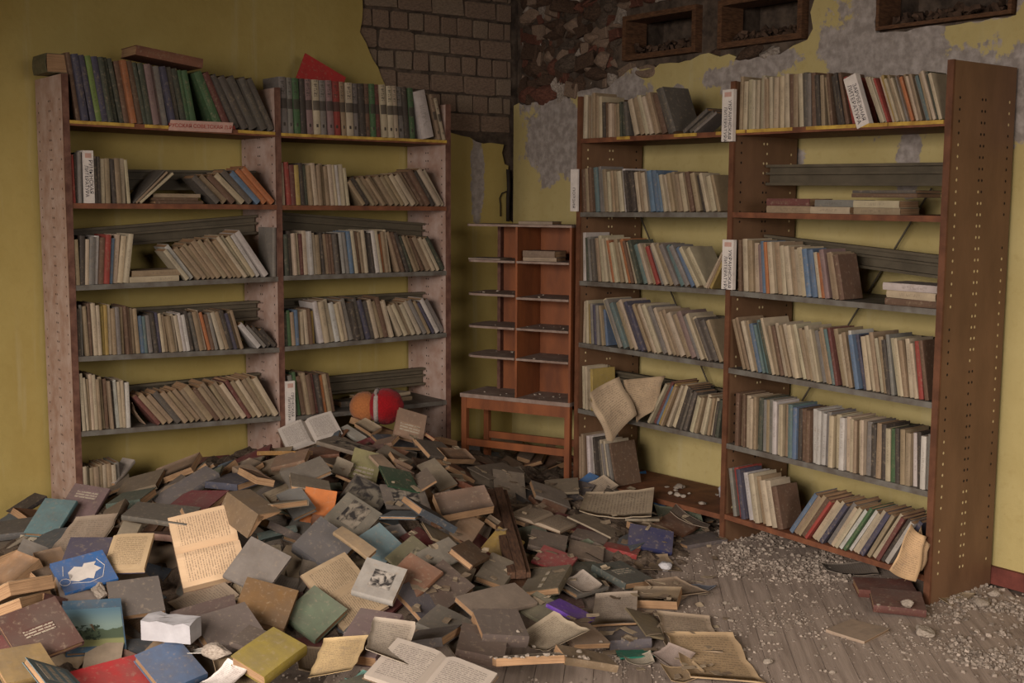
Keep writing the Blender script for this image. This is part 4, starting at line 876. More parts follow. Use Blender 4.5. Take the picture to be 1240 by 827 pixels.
# books that can be told apart in the photograph: long axis ends in px, width, thickness, colour, kind, name (landmarks only), tilt towards the room, print
PIC, LIN = ('picture',), ('lines', (.2, .6, .25, 0))
HERO = [
 (272, 548, 222, 552, .15, .015, (98, 40, 42), 'hard', 0, 20), (182, 568, 238, 565, .15, .03, (124, 104, 80), 'pages'), (145, 585, 195, 580, .16, .025, (110, 98, 80), 'hard'), (140, 601, 178, 599, .15, .035, (68, 78, 68), 'hard', 'dark green cloth book below the tan cover'),
 (110, 588, 138, 563, .11, .02, (110, 34, 36), 'soft', 'red-fronted booklet leaning by the left bookcase foot', 25), (132, 592, 156, 562, .06, .02, (176, 164, 152), 'soft', 0, 25), (18, 626, 46, 608, .1, .02, (50, 46, 44), 'hard', 0, 20),
 (28, 630, 52, 614, .1, .03, (120, 84, 56), 'pages'), (0, 640, 30, 634, .17, .03, (84, 80, 78), 'hard'),
 (262, 572, 305, 584, .17, .03, (72, 72, 82), 'hard'), (190, 602, 258, 573, .1, .028, (92, 86, 86), 'hard'), (292, 560, 312, 578, .08, .03, (150, 130, 108), 'soft', 0, 15), (300, 562, 322, 585, .08, .03, (134, 104, 82), 'pages', 0, 15),
 (322, 540, 368, 552, .1, .02, (150, 112, 66), 'soft'), (330, 553, 372, 555, .1, .025, (120, 96, 76), 'hard'),
 (212, 600, 262, 612, .17, .03, (108, 42, 50), 'hard', 'large maroon hardback at the heap back'), (85, 636, 112, 592, .17, .02, (112, 92, 90), 'hard', 'mauve book with lettered cover', 34, LIN),
 (395, 568, 345, 574, .14, .02, (112, 106, 92), 'hard'), (400, 584, 352, 586, .13, .02, (124, 112, 98), 'hard'), (372, 596, 344, 594, .12, .02, (130, 100, 80), 'pages'),
 (395, 530, 445, 546, .14, .02, (114, 102, 88), 'hard', 'tan pictorial book near the white open book', 15, PIC), (398, 568, 432, 552, .17, .014, (118, 102, 84), 'hard'),
 (381, 539, 368, 513, .3, .03, (186, 180, 172), 'open', 'white open book at the top of the heap', 24), (416, 513, 440, 529, .05, .022, (150, 144, 134), 'soft', 0, 20), (430, 506, 468, 524, .06, .022, (162, 152, 138), 'soft', 0, 20), (436, 516, 456, 528, .08, .02, (140, 122, 100), 'pages', 0, 20), (452, 528, 478, 540, .08, .02, (124, 96, 76), 'soft'),
 (494, 538, 500, 505, .15, .03, (132, 108, 88), 'hard', 'tan printed book leaning below the red plush ball', 48, ('lines', (.3, .7, -.1, 0))),
 (462, 545, 495, 560, .1, .018, (112, 98, 84), 'soft'), (455, 552, 478, 572, .07, .016, (142, 118, 96), 'soft'), (475, 555, 497, 556, .09, .02, (116, 94, 76), 'soft'), (478, 562, 498, 564, .09, .02, (108, 88, 72), 'hard'),
 (465, 579, 503, 579, .14, .01, (36, 66, 44), 'hard', 'dark green board below the slumped booklets', 15), (438, 588, 446, 554, .13, .02, (126, 120, 82), 'hard', 'pale green upright book with white print', 42, ('lines', (.4, .7, -.2, 0))), (410, 580, 418, 562, .08, .012, (130, 120, 102), 'sheet', 0, 40),
 (505, 556, 530, 582, .13, .014, (116, 102, 88), 'soft', 0, 15), (515, 560, 545, 586, .1, .012, (128, 114, 96), 'soft', 0, 10), (505, 575, 512, 590, .12, .012, (100, 88, 76), 'soft'), (560, 575, 582, 600, .1, .03, (112, 66, 46), 'hard', 'red-brown hardback wedged near the old plank', 18),
 (570, 548, 536, 550, .09, .03, (128, 100, 76), 'pages'), (560, 555, 600, 556, .1, .02, (112, 92, 74), 'soft'), (606, 556, 624, 546, .1, .03, (104, 80, 64), 'hard', 0, 20), (634, 556, 642, 544, .08, .03, (96, 76, 62), 'soft', 0, 25), (512, 545, 545, 540, .13, .02, (96, 88, 80), 'soft'), (500, 532, 535, 538, .13, .02, (86, 76, 68), 'hard'), (546, 532, 518, 536, .1, .015, (140, 34, 36), 'soft', 'small red booklet in the shade left of the stand table'),
 (580, 572, 622, 566, .15, .006, (104, 92, 80), 'hard', 0, 18), (598, 586, 636, 592, .19, .006, (110, 96, 82), 'hard', 'greyish bare board behind the old plank', 28), (640, 575, 690, 578, .17, .006, (112, 98, 86), 'sheet'), (660, 585, 700, 590, .16, .012, (116, 100, 84), 'soft'), (645, 597, 690, 597, .15, .02, (112, 102, 90), 'soft'),
 (528, 596, 540, 582, .1, .002, (150, 140, 130), 'sheet', 0, 30), (465, 598, 517, 603, .14, .01, (108, 98, 88), 'hard', 0, 12, PIC), (533, 601, 590, 609, .13, .045, (100, 80, 64), 'pages', 'thick brown book with orange page edges'), (498, 620, 545, 616, .16, .03, (72, 74, 80), 'hard', 'slate blue hardback right of the patterned cover'),
 (382, 624, 388, 589, .13, .02, (186, 106, 52), 'hard', 'orange book propped upright', 46), (420, 596, 464, 618, .19, .015, (80, 74, 66), 'hard', 'dark pictorial cover with pale flowers', 20, ('picture', (.9, .9, 0, 0))),
 (278, 594, 312, 628, .1, .05, (112, 92, 66), 'tent', 'tan book splayed face down showing orange page edges'), (350, 620, 318, 596, .17, .025, (124, 112, 94), 'hard'), (352, 598, 366, 615, .1, .02, (98, 98, 92), 'hard'),
 (160, 621, 232, 617, .16, .02, (88, 82, 72), 'soft', 'curled grey book left of the splayed one'), (168, 648, 232, 641, .14, .025, (132, 102, 86), 'soft'), (232, 636, 262, 622, .12, .02, (112, 106, 98), 'soft', 0, 0, PIC), (128, 632, 138, 612, .1, .03, (92, 78, 60), 'hard', 0, 15), (150, 636, 158, 620, .07, .03, (126, 110, 92), 'hard', 0, 20), (168, 656, 188, 650, .05, .004, (196, 172, 60), 'sheet'),
 (230, 634, 262, 632, .1, .02, (104, 44, 54), 'hard'), (48, 654, 74, 612, .145, .022, (96, 126, 128), 'hard', 'plain grey-teal hardback at the heap edge', 28), (24, 654, 36, 640, .08, .01, (150, 142, 122), 'sheet', 0, 20), (5, 660, 30, 650, .1, .015, (120, 106, 90), 'soft'),
 (78, 668, 122, 634, .24, .006, (132, 116, 98), 'sheet', 0, 12), (122, 686, 136, 650, .31, .02, (40, 44, 78), 'half', 'book opened to its navy endpaper'), (0, 676, 26, 668, .13, .045, (150, 116, 80), 'pages'), (0, 694, 26, 684, .13, .04, (144, 112, 80), 'pages'), (30, 682, 44, 660, .1, .035, (150, 142, 132), 'soft'), (58, 668, 66, 684, .1, .03, (116, 88, 64), 'pages'),
 (46, 702, 98, 677, .07, .03, (118, 100, 80), 'pages'), (0, 714, 42, 700, .17, .05, (148, 130, 104), 'pages', 'stout tan text block at the left frame edge'), (0, 740, 36, 716, .17, .05, (154, 134, 108), 'pages'), (38, 732, 72, 716, .14, .03, (92, 60, 56), 'soft'), (80, 717, 116, 709, .12, .025, (160, 146, 136), 'soft'),
 (70, 710, 134, 692, .15, .015, (40, 92, 150), 'hard', 'blue book with a white map emblem', 22), (140, 706, 176, 690, .15, .02, (132, 118, 102), 'soft'), (318, 648, 372, 630, .08, .03, (104, 94, 86), 'hard'), (310, 650, 352, 640, .14, .03, (74, 82, 78), 'hard'),
 (444, 652, 476, 683, .15, .03, (98, 122, 128), 'hard', 'pale blue hardback mid-heap', 20), (408, 618, 450, 645, .17, .03, (118, 108, 96), 'hard', 'grey book with a flower drawing', 20, ('picture', (.5, .8, 0, 0))), (372, 650, 418, 682, .17, .06, (86, 84, 84), 'hard', 'thick slate hardback with a wide blue-grey spine', 20), (410, 640, 450, 668, .05, .02, (140, 118, 92), 'soft'), (500, 628, 478, 616, .14, .012, (88, 96, 100), 'hard'),
 (484, 646, 522, 678, .17, .012, (100, 94, 70), 'hard', 'olive cover with a black tree drawing', 22, ('picture', (.5, .6, .05, 0))), (517, 650, 554, 648, .14, .01, (134, 118, 94), 'hard'), (520, 672, 550, 668, .14, .01, (112, 106, 92), 'hard'), (560, 652, 572, 634, .1, .02, (134, 108, 82), 'soft', 0, 25), (560, 682, 580, 654, .11, .025, (98, 74, 52), 'hard', 0, 15), (600, 678, 618, 656, .13, .015, (146, 120, 56), 'hard', 'mustard yellow hardback beside the old plank', 25), (592, 700, 612, 678, .12, .03, (106, 94, 80), 'hard'), (575, 625, 612, 632, .06, .02, (140, 124, 104), 'pages'), (590, 628, 618, 640, .05, .02, (142, 124, 102), 'pages'),
 (648, 638, 672, 612, .27, .02, (146, 130, 112), 'open', 'tan open book right of the old plank'), (642, 650, 686, 658, .16, .025, (94, 84, 74), 'hard'), (698, 626, 752, 644, .22, .008, (134, 118, 98), 'hard', 'bare tan board in front of the big cream sheet', 10), (706, 604, 790, 616, .34, .006, (158, 140, 120), 'sheet', 'big cream sheet before the blue booklet', 14), (700, 600, 740, 585, .12, .004, (150, 134, 114), 'sheet', 0, 20),
 (752, 584, 786, 576, .13, .01, (46, 112, 170), 'hard', 'blue booklet standing behind the big cream sheet', 55), (692, 589, 720, 580, .06, .01, (46, 106, 160), 'soft'), (793, 600, 804, 620, .05, .01, (46, 106, 160), 'soft', 0, 20), (762, 640, 815, 650, .12, .03, (42, 44, 78), 'hard', 'speckled navy hardback by the right bookcase', 30), (822, 652, 870, 652, .13, .02, (88, 82, 78), 'hard'), (812, 622, 858, 636, .14, .004, (120, 108, 94), 'sheet', 0, 10), (732, 658, 774, 668, .07, .03, (124, 40, 36), 'hard', 'deep red book with a pale fore-edge'),
 (760, 622, 800, 632, .12, .012, (112, 98, 82), 'soft'), (700, 645, 730, 652, .1, .015, (94, 82, 72), 'soft'), (690, 664, 730, 668, .14, .012, (120, 104, 88), 'soft'), (660, 672, 684, 680, .13, .012, (126, 46, 48), 'hard', 'dull red cover peeping out mid-heap'), (695, 690, 725, 684, .14, .02, (88, 90, 80), 'hard'), (735, 682, 776, 702, .17, .03, (72, 76, 72), 'hard', 'charcoal green hardback with dull gilt title', 8, ('lines', (.25, .6, 0, 0))), (682, 710, 720, 699, .16, .02, (98, 92, 86), 'hard'), (688, 712, 716, 704, .12, .002, (140, 128, 116), 'sheet'),
 (288, 668, 336, 692, .19, .02, (124, 116, 108), 'hard', 'grey cloth book right of the big open book', 20), (213, 674, 288, 656, .34, .05, (196, 168, 130), 'open', 'big cream open book showing printed pages', 24),
 (352, 722, 290, 706, .17, .035, (114, 84, 50), 'hard', 'brown hardback in front of the grey cloth book', 20), (168, 750, 161, 712, .18, .022, (90, 84, 78), 'soft', 'dusty charcoal book behind the painted brick', 22), (245, 766, 308, 748, .16, .045, (98, 90, 82), 'hard'), (207, 742, 286, 741, .13, .045, (84, 66, 64), 'hard', 'plum brown book lying with its spine to the room'),
 (440, 694, 480, 708, .16, .03, (158, 150, 142), 'soft', 'pale booklet with blotted black print', 8, ('picture', (.5, .5, .05, 0))), (395, 736, 440, 710, .3, .02, (146, 124, 96), 'open', 'tan open book at the heap centre', 20), (362, 732, 402, 762, .17, .035, (98, 112, 90), 'hard', 'sage green hardback at the near slope', 20), (300, 788, 350, 753, .14, .04, (134, 118, 50), 'hard', 'olive yellow hardback at the lower edge', 20),
 (488, 702, 512, 690, .16, .02, (126, 86, 66), 'soft', 0, 15), (518, 696, 556, 728, .18, .03, (82, 66, 58), 'hard', 'plain dark brown hardback mid-heap', 22), (520, 728, 500, 716, .16, .02, (88, 84, 90), 'soft'), (522, 746, 560, 758, .15, .025, (104, 96, 86), 'hard'), (430, 784, 460, 748, .14, .04, (98, 80, 78), 'hard', 'plum hardback with a green spine patch', 18), (420, 758, 460, 735, .05, .003, (196, 190, 180), 'sheet', 0, 30), (502, 764, 540, 770, .18, .03, (88, 82, 76), 'hard'),
 (568, 736, 636, 712, .14, .02, (130, 116, 102), 'soft', 'long limp greyish booklet mid-heap'), (652, 716, 668, 684, .16, .03, (98, 88, 70), 'hard', 'book with a ruled cover and white fore-edge', 14, ('lines', (.8, .1, 0, 0))), (580, 754, 632, 750, .16, .045, (92, 80, 72), 'hard'), (562, 774, 608, 775, .16, .04, (88, 74, 64), 'hard', 'thick brown book at the near heap edge'), (640, 726, 665, 740, .12, .02, (104, 100, 78), 'soft'), (676, 734, 708, 743, .1, .014, (84, 46, 132), 'hard', 'purple booklet among grey books'),
 (648, 758, 690, 780, .18, .002, (148, 132, 114), 'sheet', 'grey-tan blank sheet at the near heap edge'), (686, 754, 718, 772, .16, .02, (130, 114, 92), 'soft'), (743, 757, 747, 714, .17, .008, (146, 130, 116), 'pages', 'pale worn page block at the heap edge'), (774, 740, 800, 770, .11, .007, (110, 98, 74), 'hard', 'olive grey board beside the folded sheets'), (735, 769, 778, 765, .12, .04, (96, 90, 92), 'hard'), (603, 796, 676, 791, .07, .025, (122, 108, 94), 'pages'), (680, 796, 742, 788, .1, .025, (128, 108, 82), 'soft'),
 (800, 702, 838, 722, .17, .004, (136, 118, 98), 'sheet'), (765, 714, 822, 722, .14, .035, (134, 112, 88), 'pages', 'swollen tan text block on the floor edge'), (838, 708, 860, 716, .08, .004, (98, 102, 108), 'sheet'), (842, 790, 826, 744, .2, .004, (150, 132, 110), 'sheet'), (880, 822, 846, 768, .25, .006, (160, 136, 104), 'sheet', 'large folded tan sheets lying on the floor'), (748, 792, 790, 790, .07, .006, (16, 104, 84), 'hard', 'teal green card on the gritty floor'), (757, 800, 790, 799, .08, .002, (160, 148, 132), 'sheet'), (804, 800, 826, 792, .12, .002, (130, 118, 106), 'sheet'), (806, 818, 846, 814, .1, .004, (140, 118, 90), 'sheet'),
 (65, 800, 31, 746, .2, .022, (80, 54, 48), 'hard', 'dark brown hardback with a faint title', 26, ('lines', (.16, .5, 0, 0))), (117, 797, 111, 734, .19, .02, (52, 84, 108), 'hard', 'blue picture book with a landscape cover', 26, ('landscape', (.72, .98, -.04, 0))), (6, 806, 52, 796, .16, .02, (150, 126, 80), 'hard', 0, 8), (42, 826, 96, 808, .14, .02, (92, 108, 112), 'hard', 'grey-blue framed cover at the frame bottom', 8, ('lines', (.7, .7, 0, 0))), (86, 822, 178, 797, .15, .04, (166, 34, 38), 'hard', 'bright red hardback at the front', 20), (188, 806, 226, 790, .18, .03, (74, 98, 130), 'hard', 'steel blue hardback near the front', 20), (200, 776, 215, 768, .1, .02, (120, 96, 70), 'soft'), (232, 796, 246, 784, .14, .002, (196, 188, 178), 'sheet'),
 (400, 808, 420, 781, .14, .002, (168, 142, 104), 'sheet', 'crumpled tan leaf near the front', 8), (360, 800, 432, 794, .2, .006, (126, 108, 90), 'sheet', 0, 0), (468, 794, 476, 760, .13, .002, (158, 146, 128), 'sheet', 'cream leaf lying by the plum hardback'), (488, 786, 490, 758, .05, .002, (176, 166, 150), 'sheet'), (508, 825, 537, 803, .34, .02, (154, 144, 134), 'open', 'pale open book at the bottom edge'), (262, 818, 320, 812, .16, .006, (136, 116, 92), 'sheet'), (252, 826, 290, 816, .1, .002, (200, 194, 184), 'sheet'), (405, 824, 480, 822, .1, .02, (80, 82, 68), 'hard'), (428, 828, 448, 820, .08, .004, (104, 142, 132), 'sheet'), (470, 780, 500, 800, .1, .015, (96, 86, 78), 'soft'), (540, 790, 575, 782, .14, .006, (124, 110, 96), 'sheet'), (300, 770, 330, 780, .1, .02, (80, 70, 62), 'hard'),
 (1036, 706, 1106, 709, .17, .032, (104, 62, 54), 'hard', 'upper red-brown book by the right bookcase end'), (1056, 722, 1118, 726, .17, .03, (92, 58, 50), 'hard', 'lower red-brown book by the right bookcase end'), (1018, 756, 1060, 768, .18, .012, (150, 130, 110), 'hard', 'grey-tan cover lying alone on the bare floor'), (998, 688, 1060, 690, .16, .004, (112, 102, 94), 'sheet'), (1144, 730, 1172, 722, .07, .003, (140, 122, 98), 'sheet'),
]
LATE = {'big cream open': 44, 'endpaper': 24, 'landscape': 22, 'map emblem': 24, 'olive yellow': 26, 'white open': 22, 'orange book': 30, 'bright red': 20, 'purple': 24, 'teal green': 20, 'blue booklet': 20, 'old plank': 0, 'pale open book at the bottom': 20}
def late(q):
    t = q[8] if len(q) > 8 and q[8] else ''; return max(q[1], q[3])+(14 if t else 0)+max([v for k, v in LATE.items() if k in t] or [0])
for h in sorted(HERO, key=late):
    u1, v1, u2, v2, W, T, rgb, kind = h[:8]; label = h[8] if len(h) > 8 else 0; tilt = h[9] if len(h) > 9 else 0; prt = h[10] if len(h) > 10 else None
    uc, vc = (u1+u2)/2, (v1+v2)/2; WW = W if kind != 'tent' else W*1.6
    c = hit(uc, vc, np.maximum(M0, HM-.02), T*.8); n = mnormal(c.x, c.y); mz = M0[gi(c.x, c.y)]
    tc = Vector((CAM.x-c.x, CAM.y-c.y, 0)).normalized(); ax = Vector((-tc.y, tc.x, 0))
    n = Matrix.Rotation(math.radians(tilt if tilt >= 20 else 8 if mz > .03 else 0), 3, ax) @ n; n.normalize()
    A, B = on_plane(u1, v1, c, n), on_plane(u2, v2, c, n); X = B-A; L = X.length; X.normalize()
    L = max(.1 if W < .1 else .16, min(.32, L))
    if kind in ('open', 'half'): L = max(.2, min(.28, L))
    if kind == 'sheet': L = max(.08, min(.42, (B-A).length))
    if tilt >= 20:
        Y = n.cross(X); o = c-n*T; cs = [o+X*(a*L/2)+Y*(e_*W/2) for a in (-1, 1) for e_ in (-1, 1)]; low = min(cs, key=lambda q: q.z)
        o = o+Vector((0, 0, max(-.05, min(.03, HM[gi(low.x, low.y)]-.012-low.z))))
        if label:   # clear what already lies there: come forward along the line of sight
            bx_, a_, e_, mk = foot(o, X, L*math.hypot(X.x, X.y), W*math.hypot(Y.x, Y.y)); hx = math.hypot(X.x, X.y); dx = a_*X.x/hx-e_*X.y/hx; dy = a_*X.y/hx+e_*X.x/hx
            pen = np.percentile((HM[bx_[0]:bx_[1]+1, bx_[2]:bx_[3]+1]-(o.z-(n.x*dx+n.y*dy)/max(.3, n.z)))[mk], 88) if mk.any() else 0; rd = ray(uc, vc)
            if pen > 0: o = o-rd*(min(.13, pen)*n.z/max(.2, -rd.dot(n)))
        g = (o, X, Y, n)
    else:
        for _ in range(3):
            g = settle(c, X, L, WW, T, .65 if mz > .04 else .3); zb = min(g[0].z, mz+(.085 if label else .065)) if mz > .02 else g[0].z
            c = on_axis(uc, vc, 2, zb+T*g[3].z)-g[3]*T; c = Vector((c.x, c.y, zb))
        g = (c,)+tuple(g[1:])
    put_book(kind, rgb, g[0], g[1], g[2], g[3], L, W, T, label or None, prt, bool(label), fill=False)
    stamp(g[0], g[1], g[2], g[3], L, W if kind != 'tent' else W*1.4, T if kind != 'tent' else .05)

# emblem on the blue book
for d in FLOOR:
    if d['label'] and 'map emblem' in d['label']:
        bm = bmesh.new(); pts = [(-.05, -.03), (-.03, -.045), (0, -.04), (.015, -.05), (.03, -.02), (.05, -.01), (.035, .015), (.045, .03), (.01, .035), (0, .02), (-.02, .032), (-.045, .01), (-.035, -.01)]
        f = bm.faces.new([bm.verts.new((x*1.2, y*.95, .0158)) for x, y in pts]); bmesh.ops.triangulate(bm, faces=[f]); me = bpy.data.meshes.new('emblem'); bm.to_mesh(me); bm.free(); me.materials.append(MATS['label_white']); em = obj('emblem', me, d['o'])
        b = MB(); ring = [(math.cos(t)*.018-.078, math.sin(t)*.016-.03) for t in [k*math.pi/6 for k in range(13)]]
        b.tube([(x, y, .0155) for x, y in ring], .0012, 4); b.tube([(-.06, .045, .0155), (-.075, .0, .0155)], .0012, 4); b.tube([(-.058, -.042, .0155), (0, -.06, .0155), (.05, -.05, .0155), (.075, -.0, .0155), (.06, .04, .0155)], .0012, 4); obj('emblem_ring', b.mesh('emblem_ring', ['label_white']), d['o'])
# ------------------------------------------------------------------ litter under the books, chunks, plank, toy, draped pages
def litter():
    b = MB(); st = 3; idx = {}
    r = np.random.RandomState(3); wob = r.rand(NX, NY)
    for i in range(0, NX-1, st):
        for j in range(0, NY-1, st):
            if M0[i, j] > .008 or M0[max(0, i-st), j] > .008 or M0[i, max(0, j-st)] > .008 or M0[max(0, i-st), max(0, j-st)] > .008:
                if gx[i] < -.02 and gy[j] < -.02: idx[i, j] = len(b.v); b.v.append((gx[i], gy[j], max(-.004, M0[i, j]-.045+.022*wob[i, j]+.015*math.sin(gx[i]*31)*math.sin(gy[j]*27))))
    for (i, j) in idx:
        q = [(i, j), (i+st, j), (i+st, j+st), (i, j+st)]
        if all(k in idx for k in q): b.f.append(tuple(idx[k] for k in q)); b.mi.append(0)
    return b.mesh('paper_litter', ['litter'])
tag(obj('paper_litter', litter()), 'dusty mass of torn paper and grit beneath the fallen books', 'debris', None, 'stuff')
def chunk_mesh(seed, mat, flat=.6, sub=2):
    r = random.Random(seed); bm = bmesh.new(); bmesh.ops.create_icosphere(bm, subdivisions=sub, radius=.5)
    cuts = [(Vector((r.uniform(-1, 1), r.uniform(-1, 1), r.uniform(-1, 1))).normalized(), r.uniform(.22, .4)) for _ in range(9)]
    for v in bm.verts:
        for n, d in cuts:
            e = v.co.dot(n)-d
            if e > 0: v.co -= n*e
        v.co += Vector([r.uniform(-.02, .02) for _ in range(3)])
    zm = min(v.co.z for v in bm.verts)
    for v in bm.verts: v.co.z -= zm
    me = bpy.data.meshes.new('plaster_chunk'); bm.to_mesh(me); bm.free(); me.materials.append(MATS[mat]); return me
CH = [chunk_mesh(i, 'plaster') for i in range(8)]
def chunk(u, v, wpx, ratio, label, me=None, group=None, name='plaster_chunk', mat=None, hz=.6):
    p = hit(u, v, HM); p.x = min(p.x, -.04-wpx/600); s_ = wpx/F*(p-CAM).dot(fw)
    o = obj(name, me or random.choice(CH)); o.location = (p.x, p.y, HM[gi(p.x, p.y)]-.003); o.scale = (s_*1.15, s_*1.15*ratio, s_*hz); o.rotation_euler = (0, 0, random.uniform(0, 6))
    tag(o, label, 'plaster chunk', group); return o
b = chunk(264, 800, 40, .6, 'long white crumbled plaster lump right of the steel blue hardback', chunk_mesh(41, 'plaster', sub=3)); b.rotation_euler.z = -1.1
chunk(119, 724, 24, .8, 'jagged plaster lump above the blue picture book', chunk_mesh(42, 'plaster', sub=3), hz=.9)
bk = MB(); rr = random.Random(4); bk.grid_slab(lambda i, j, k: (-.085+.17*i/6+rr.uniform(-.002, .002), -.045+.09*j/3+rr.uniform(-.003, .003)-(0.01 if k else 0), (.0 if k == 0 else .07+rr.uniform(-.006, .004))), 6, 3)
p = hit(208, 772, HM); o = obj('painted_brick', bk.mesh('painted_brick', ['paint_white'])); o.location = (p.x, p.y, HM[gi(p.x, p.y)]-.002); o.rotation_euler = (.0, 0.05, -YAW-.12); tag(o, 'white painted broken brick above the steel blue hardback', 'brick')
chunk(804, 690, 24, .7, 'crumpled white plaster scrap right of the charcoal green hardback', chunk_mesh(44, 'paint_white', sub=3))
bx6 = len(COL.objects)
chunk(845, 576, 26, .6, 'pale plaster slab leaning against the right wall under the shelves', chunk_mesh(45, 'plaster', sub=3), hz=.9); chunk(832, 566, 16, .6, 'white plaster piece beside the leaning slab', chunk_mesh(46, 'paint_white', sub=2), hz=.9)
chunk(1118, 770, 30, .7, 'largest pale plaster lump on the floor before the right bookcase', chunk_mesh(47, 'plaster', sub=3), hz=.5)
chunk(935, 767, 14, .8, 'flat pale plaster flake on the floor near the folded sheets', chunk_mesh(48, 'plaster'), hz=.3); chunk(930, 804, 14, .8, 'small grey pebble of plaster near the bottom edge', chunk_mesh(49, 'plaster'), hz=.5)
chunk(1100, 738, 18, .8, 'plaster lump just before the right bookcase end', chunk_mesh(50, 'plaster')); chunk(1188, 735, 22, .8, 'plaster lump right of the bookcase end panel', chunk_mesh(51, 'plaster')); chunk(1202, 722, 16, .8, 'smaller plaster lump near the red baseboard', chunk_mesh(52, 'plaster'))
zones = [(880, 930, 640, 668, 16), (930, 1010, 655, 690, 22), (890, 960, 645, 672, 12), (560, 720, 795, 826, 22), (620, 650, 780, 795, 3), (700, 760, 775, 800, 6), (880, 1000, 720, 800, 14), (1000, 1230, 740, 826, 30), (1150, 1236, 715, 750, 14), (770, 880, 590, 615, 8), (840, 880, 725, 750, 5)]
ng = 0
for (u0, u1, v0, v1, k) in zones:
    for _ in range(k):
        chunk(random.uniform(u0, u1), random.uniform(v0, v1), random.uniform(4, 9), random.uniform(.6, 1), 'small pale plaster chunk on the gritty floor', None, 'small plaster chunks on the floor', hz=random.uniform(.35, .7)); ng += 1
b = MB(); rr = random.Random(9)
gz = [(-.52, -1.3, -1.25, -4.6, 2200)]
def dens(x, y):
    u, v = proj((x, y, 0)); d = .3
    if u > 1130 and v > 700: d = 1.3
    elif u > 980 and v > 720: d = .55
    elif 870 < u < 1030 and 636 < v < 705: d = 1.6
    elif u > 820 and v < 650: d = .8
    elif 520 < u < 760 and v > 770: d = .9
    elif 820 < u < 1000 and 700 < v: d = .45
    cl = math.sin(x*9.1+y*4.3)+math.sin(y*11.7-x*5.1+1)+math.sin(x*23+2)*.6+math.sin(y*29+x*7)*.6
    return d*max(.06, .5+.42*cl), u, v
cnt = 0
for _ in range(150000):
    if cnt > 20000: break
    x, y = rr.uniform(-4.2, -.04), rr.uniform(-4.9, -.9)
    d, u, v = dens(x, y)
    if u < 250 or u > 1260 or v > 850 or rr.random() > d: continue
    h0 = HM[gi(x, y)]
    if h0 > .003: continue
    sz = rr.choice([.0015, .002, .002, .003, .003, .004, .006])*(1.6 if (870 < u < 1030 and v < 705) or u > 1150 else 1); a = rr.uniform(0, 6.28); ca, sa = math.cos(a), math.sin(a); q = []
    for c_ in (0, 1):
        for e_, f_ in ((-1, -1), (1, -1), (1, 1), (-1, 1)):
            k = rr.uniform(.5, 1.2)*sz*(1 if c_ == 0 else .7); m_ = rr.uniform(.5, 1.2)*sz*(1 if c_ == 0 else .7); q.append((x+e_*k*ca-f_*m_*sa, y+e_*k*sa+f_*m_*ca, h0-.002+c_*sz*rr.uniform(.6, 1.5)))
    b.hexa(q); cnt += 1
tag(obj('plaster_grit', b.mesh('plaster_grit', ['rubble'])), 'fine plaster grit strewn over the floorboards', 'rubble', None, 'stuff')
# plaster fallen onto the lowest shelf of the right bookcase
sf = SH['R', 0, 6]
for o in list(COL.objects):
    if o.get('label') in ('pale plaster slab leaning against the right wall under the shelves', 'white plaster piece beside the leaning slab'):
        u_ = 845 if 'slab' in o['label'] and 'white' not in o['label'] else 830; s_ = sf.s(u_); o.location = sf.o+sf.S*s_+sf.I*(.3 if u_ == 845 else .26)+Vector((0, 0, sf.z(s_)+.001))
for k in range(16):
    s_ = rr.uniform(.45, sf.len-.08); o = obj('plaster_chunk', rr.choice(CH)); q = rr.uniform(.025, .07); o.location = sf.o+sf.S*s_+sf.I*rr.uniform(.06, .34)+Vector((0, 0, sf.z(s_)+.0005)); o.scale = (q, q*rr.uniform(.6, 1), q*rr.uniform(.3, .6)); o.rotation_euler = (0, 0, rr.uniform(0, 6)); tag(o, 'plaster crumb lump on the right bookcase lowest left shelf', 'plaster chunk', 'plaster lumps on the lowest shelf')
b = MB(); rr = random.Random(17); ns = 0
for _ in range(1500):
    if ns > 170: break
    u, v = rr.uniform(0, 880), rr.uniform(520, 826)
    if u < 470: continue
    p = hit(u, v, HM)
    if p.x > -.06 or p.y > -.1 or HM[gi(p.x, p.y)] > M0[gi(p.x, p.y)]+.12: continue
    L_, W_ = rr.uniform(.015, .06), rr.uniform(.012, .04); a = rr.uniform(0, 6.28); n_ = mnormal(p.x, p.y); n_ = (n_+Vector((rr.uniform(-.2, .2), rr.uniform(-.2, .2), 0))).normalized(); X = Vector((math.cos(a), math.sin(a), 0)); X = (X-n_*X.dot(n_)).normalized(); Y = n_.cross(X); cv = rr.uniform(-.003, .005); o_ = Vector((p.x, p.y, HM[gi(p.x, p.y)]+.004)); kx = rr.uniform(.5, 1)
    b.grid_slab(lambda i, j, k: o_+X*(-L_/2+L_*i/2)+Y*((-W_/2+W_*j)*(kx if i == 2 else 1))+n_*(cv*(i-1)**2+.001*k), 2, 1); ns += 1
tag(obj('paper_scraps', b.mesh('paper_scraps', ['scrap'])), 'torn paper scraps strewn over the book heap', 'paper', None, 'stuff')
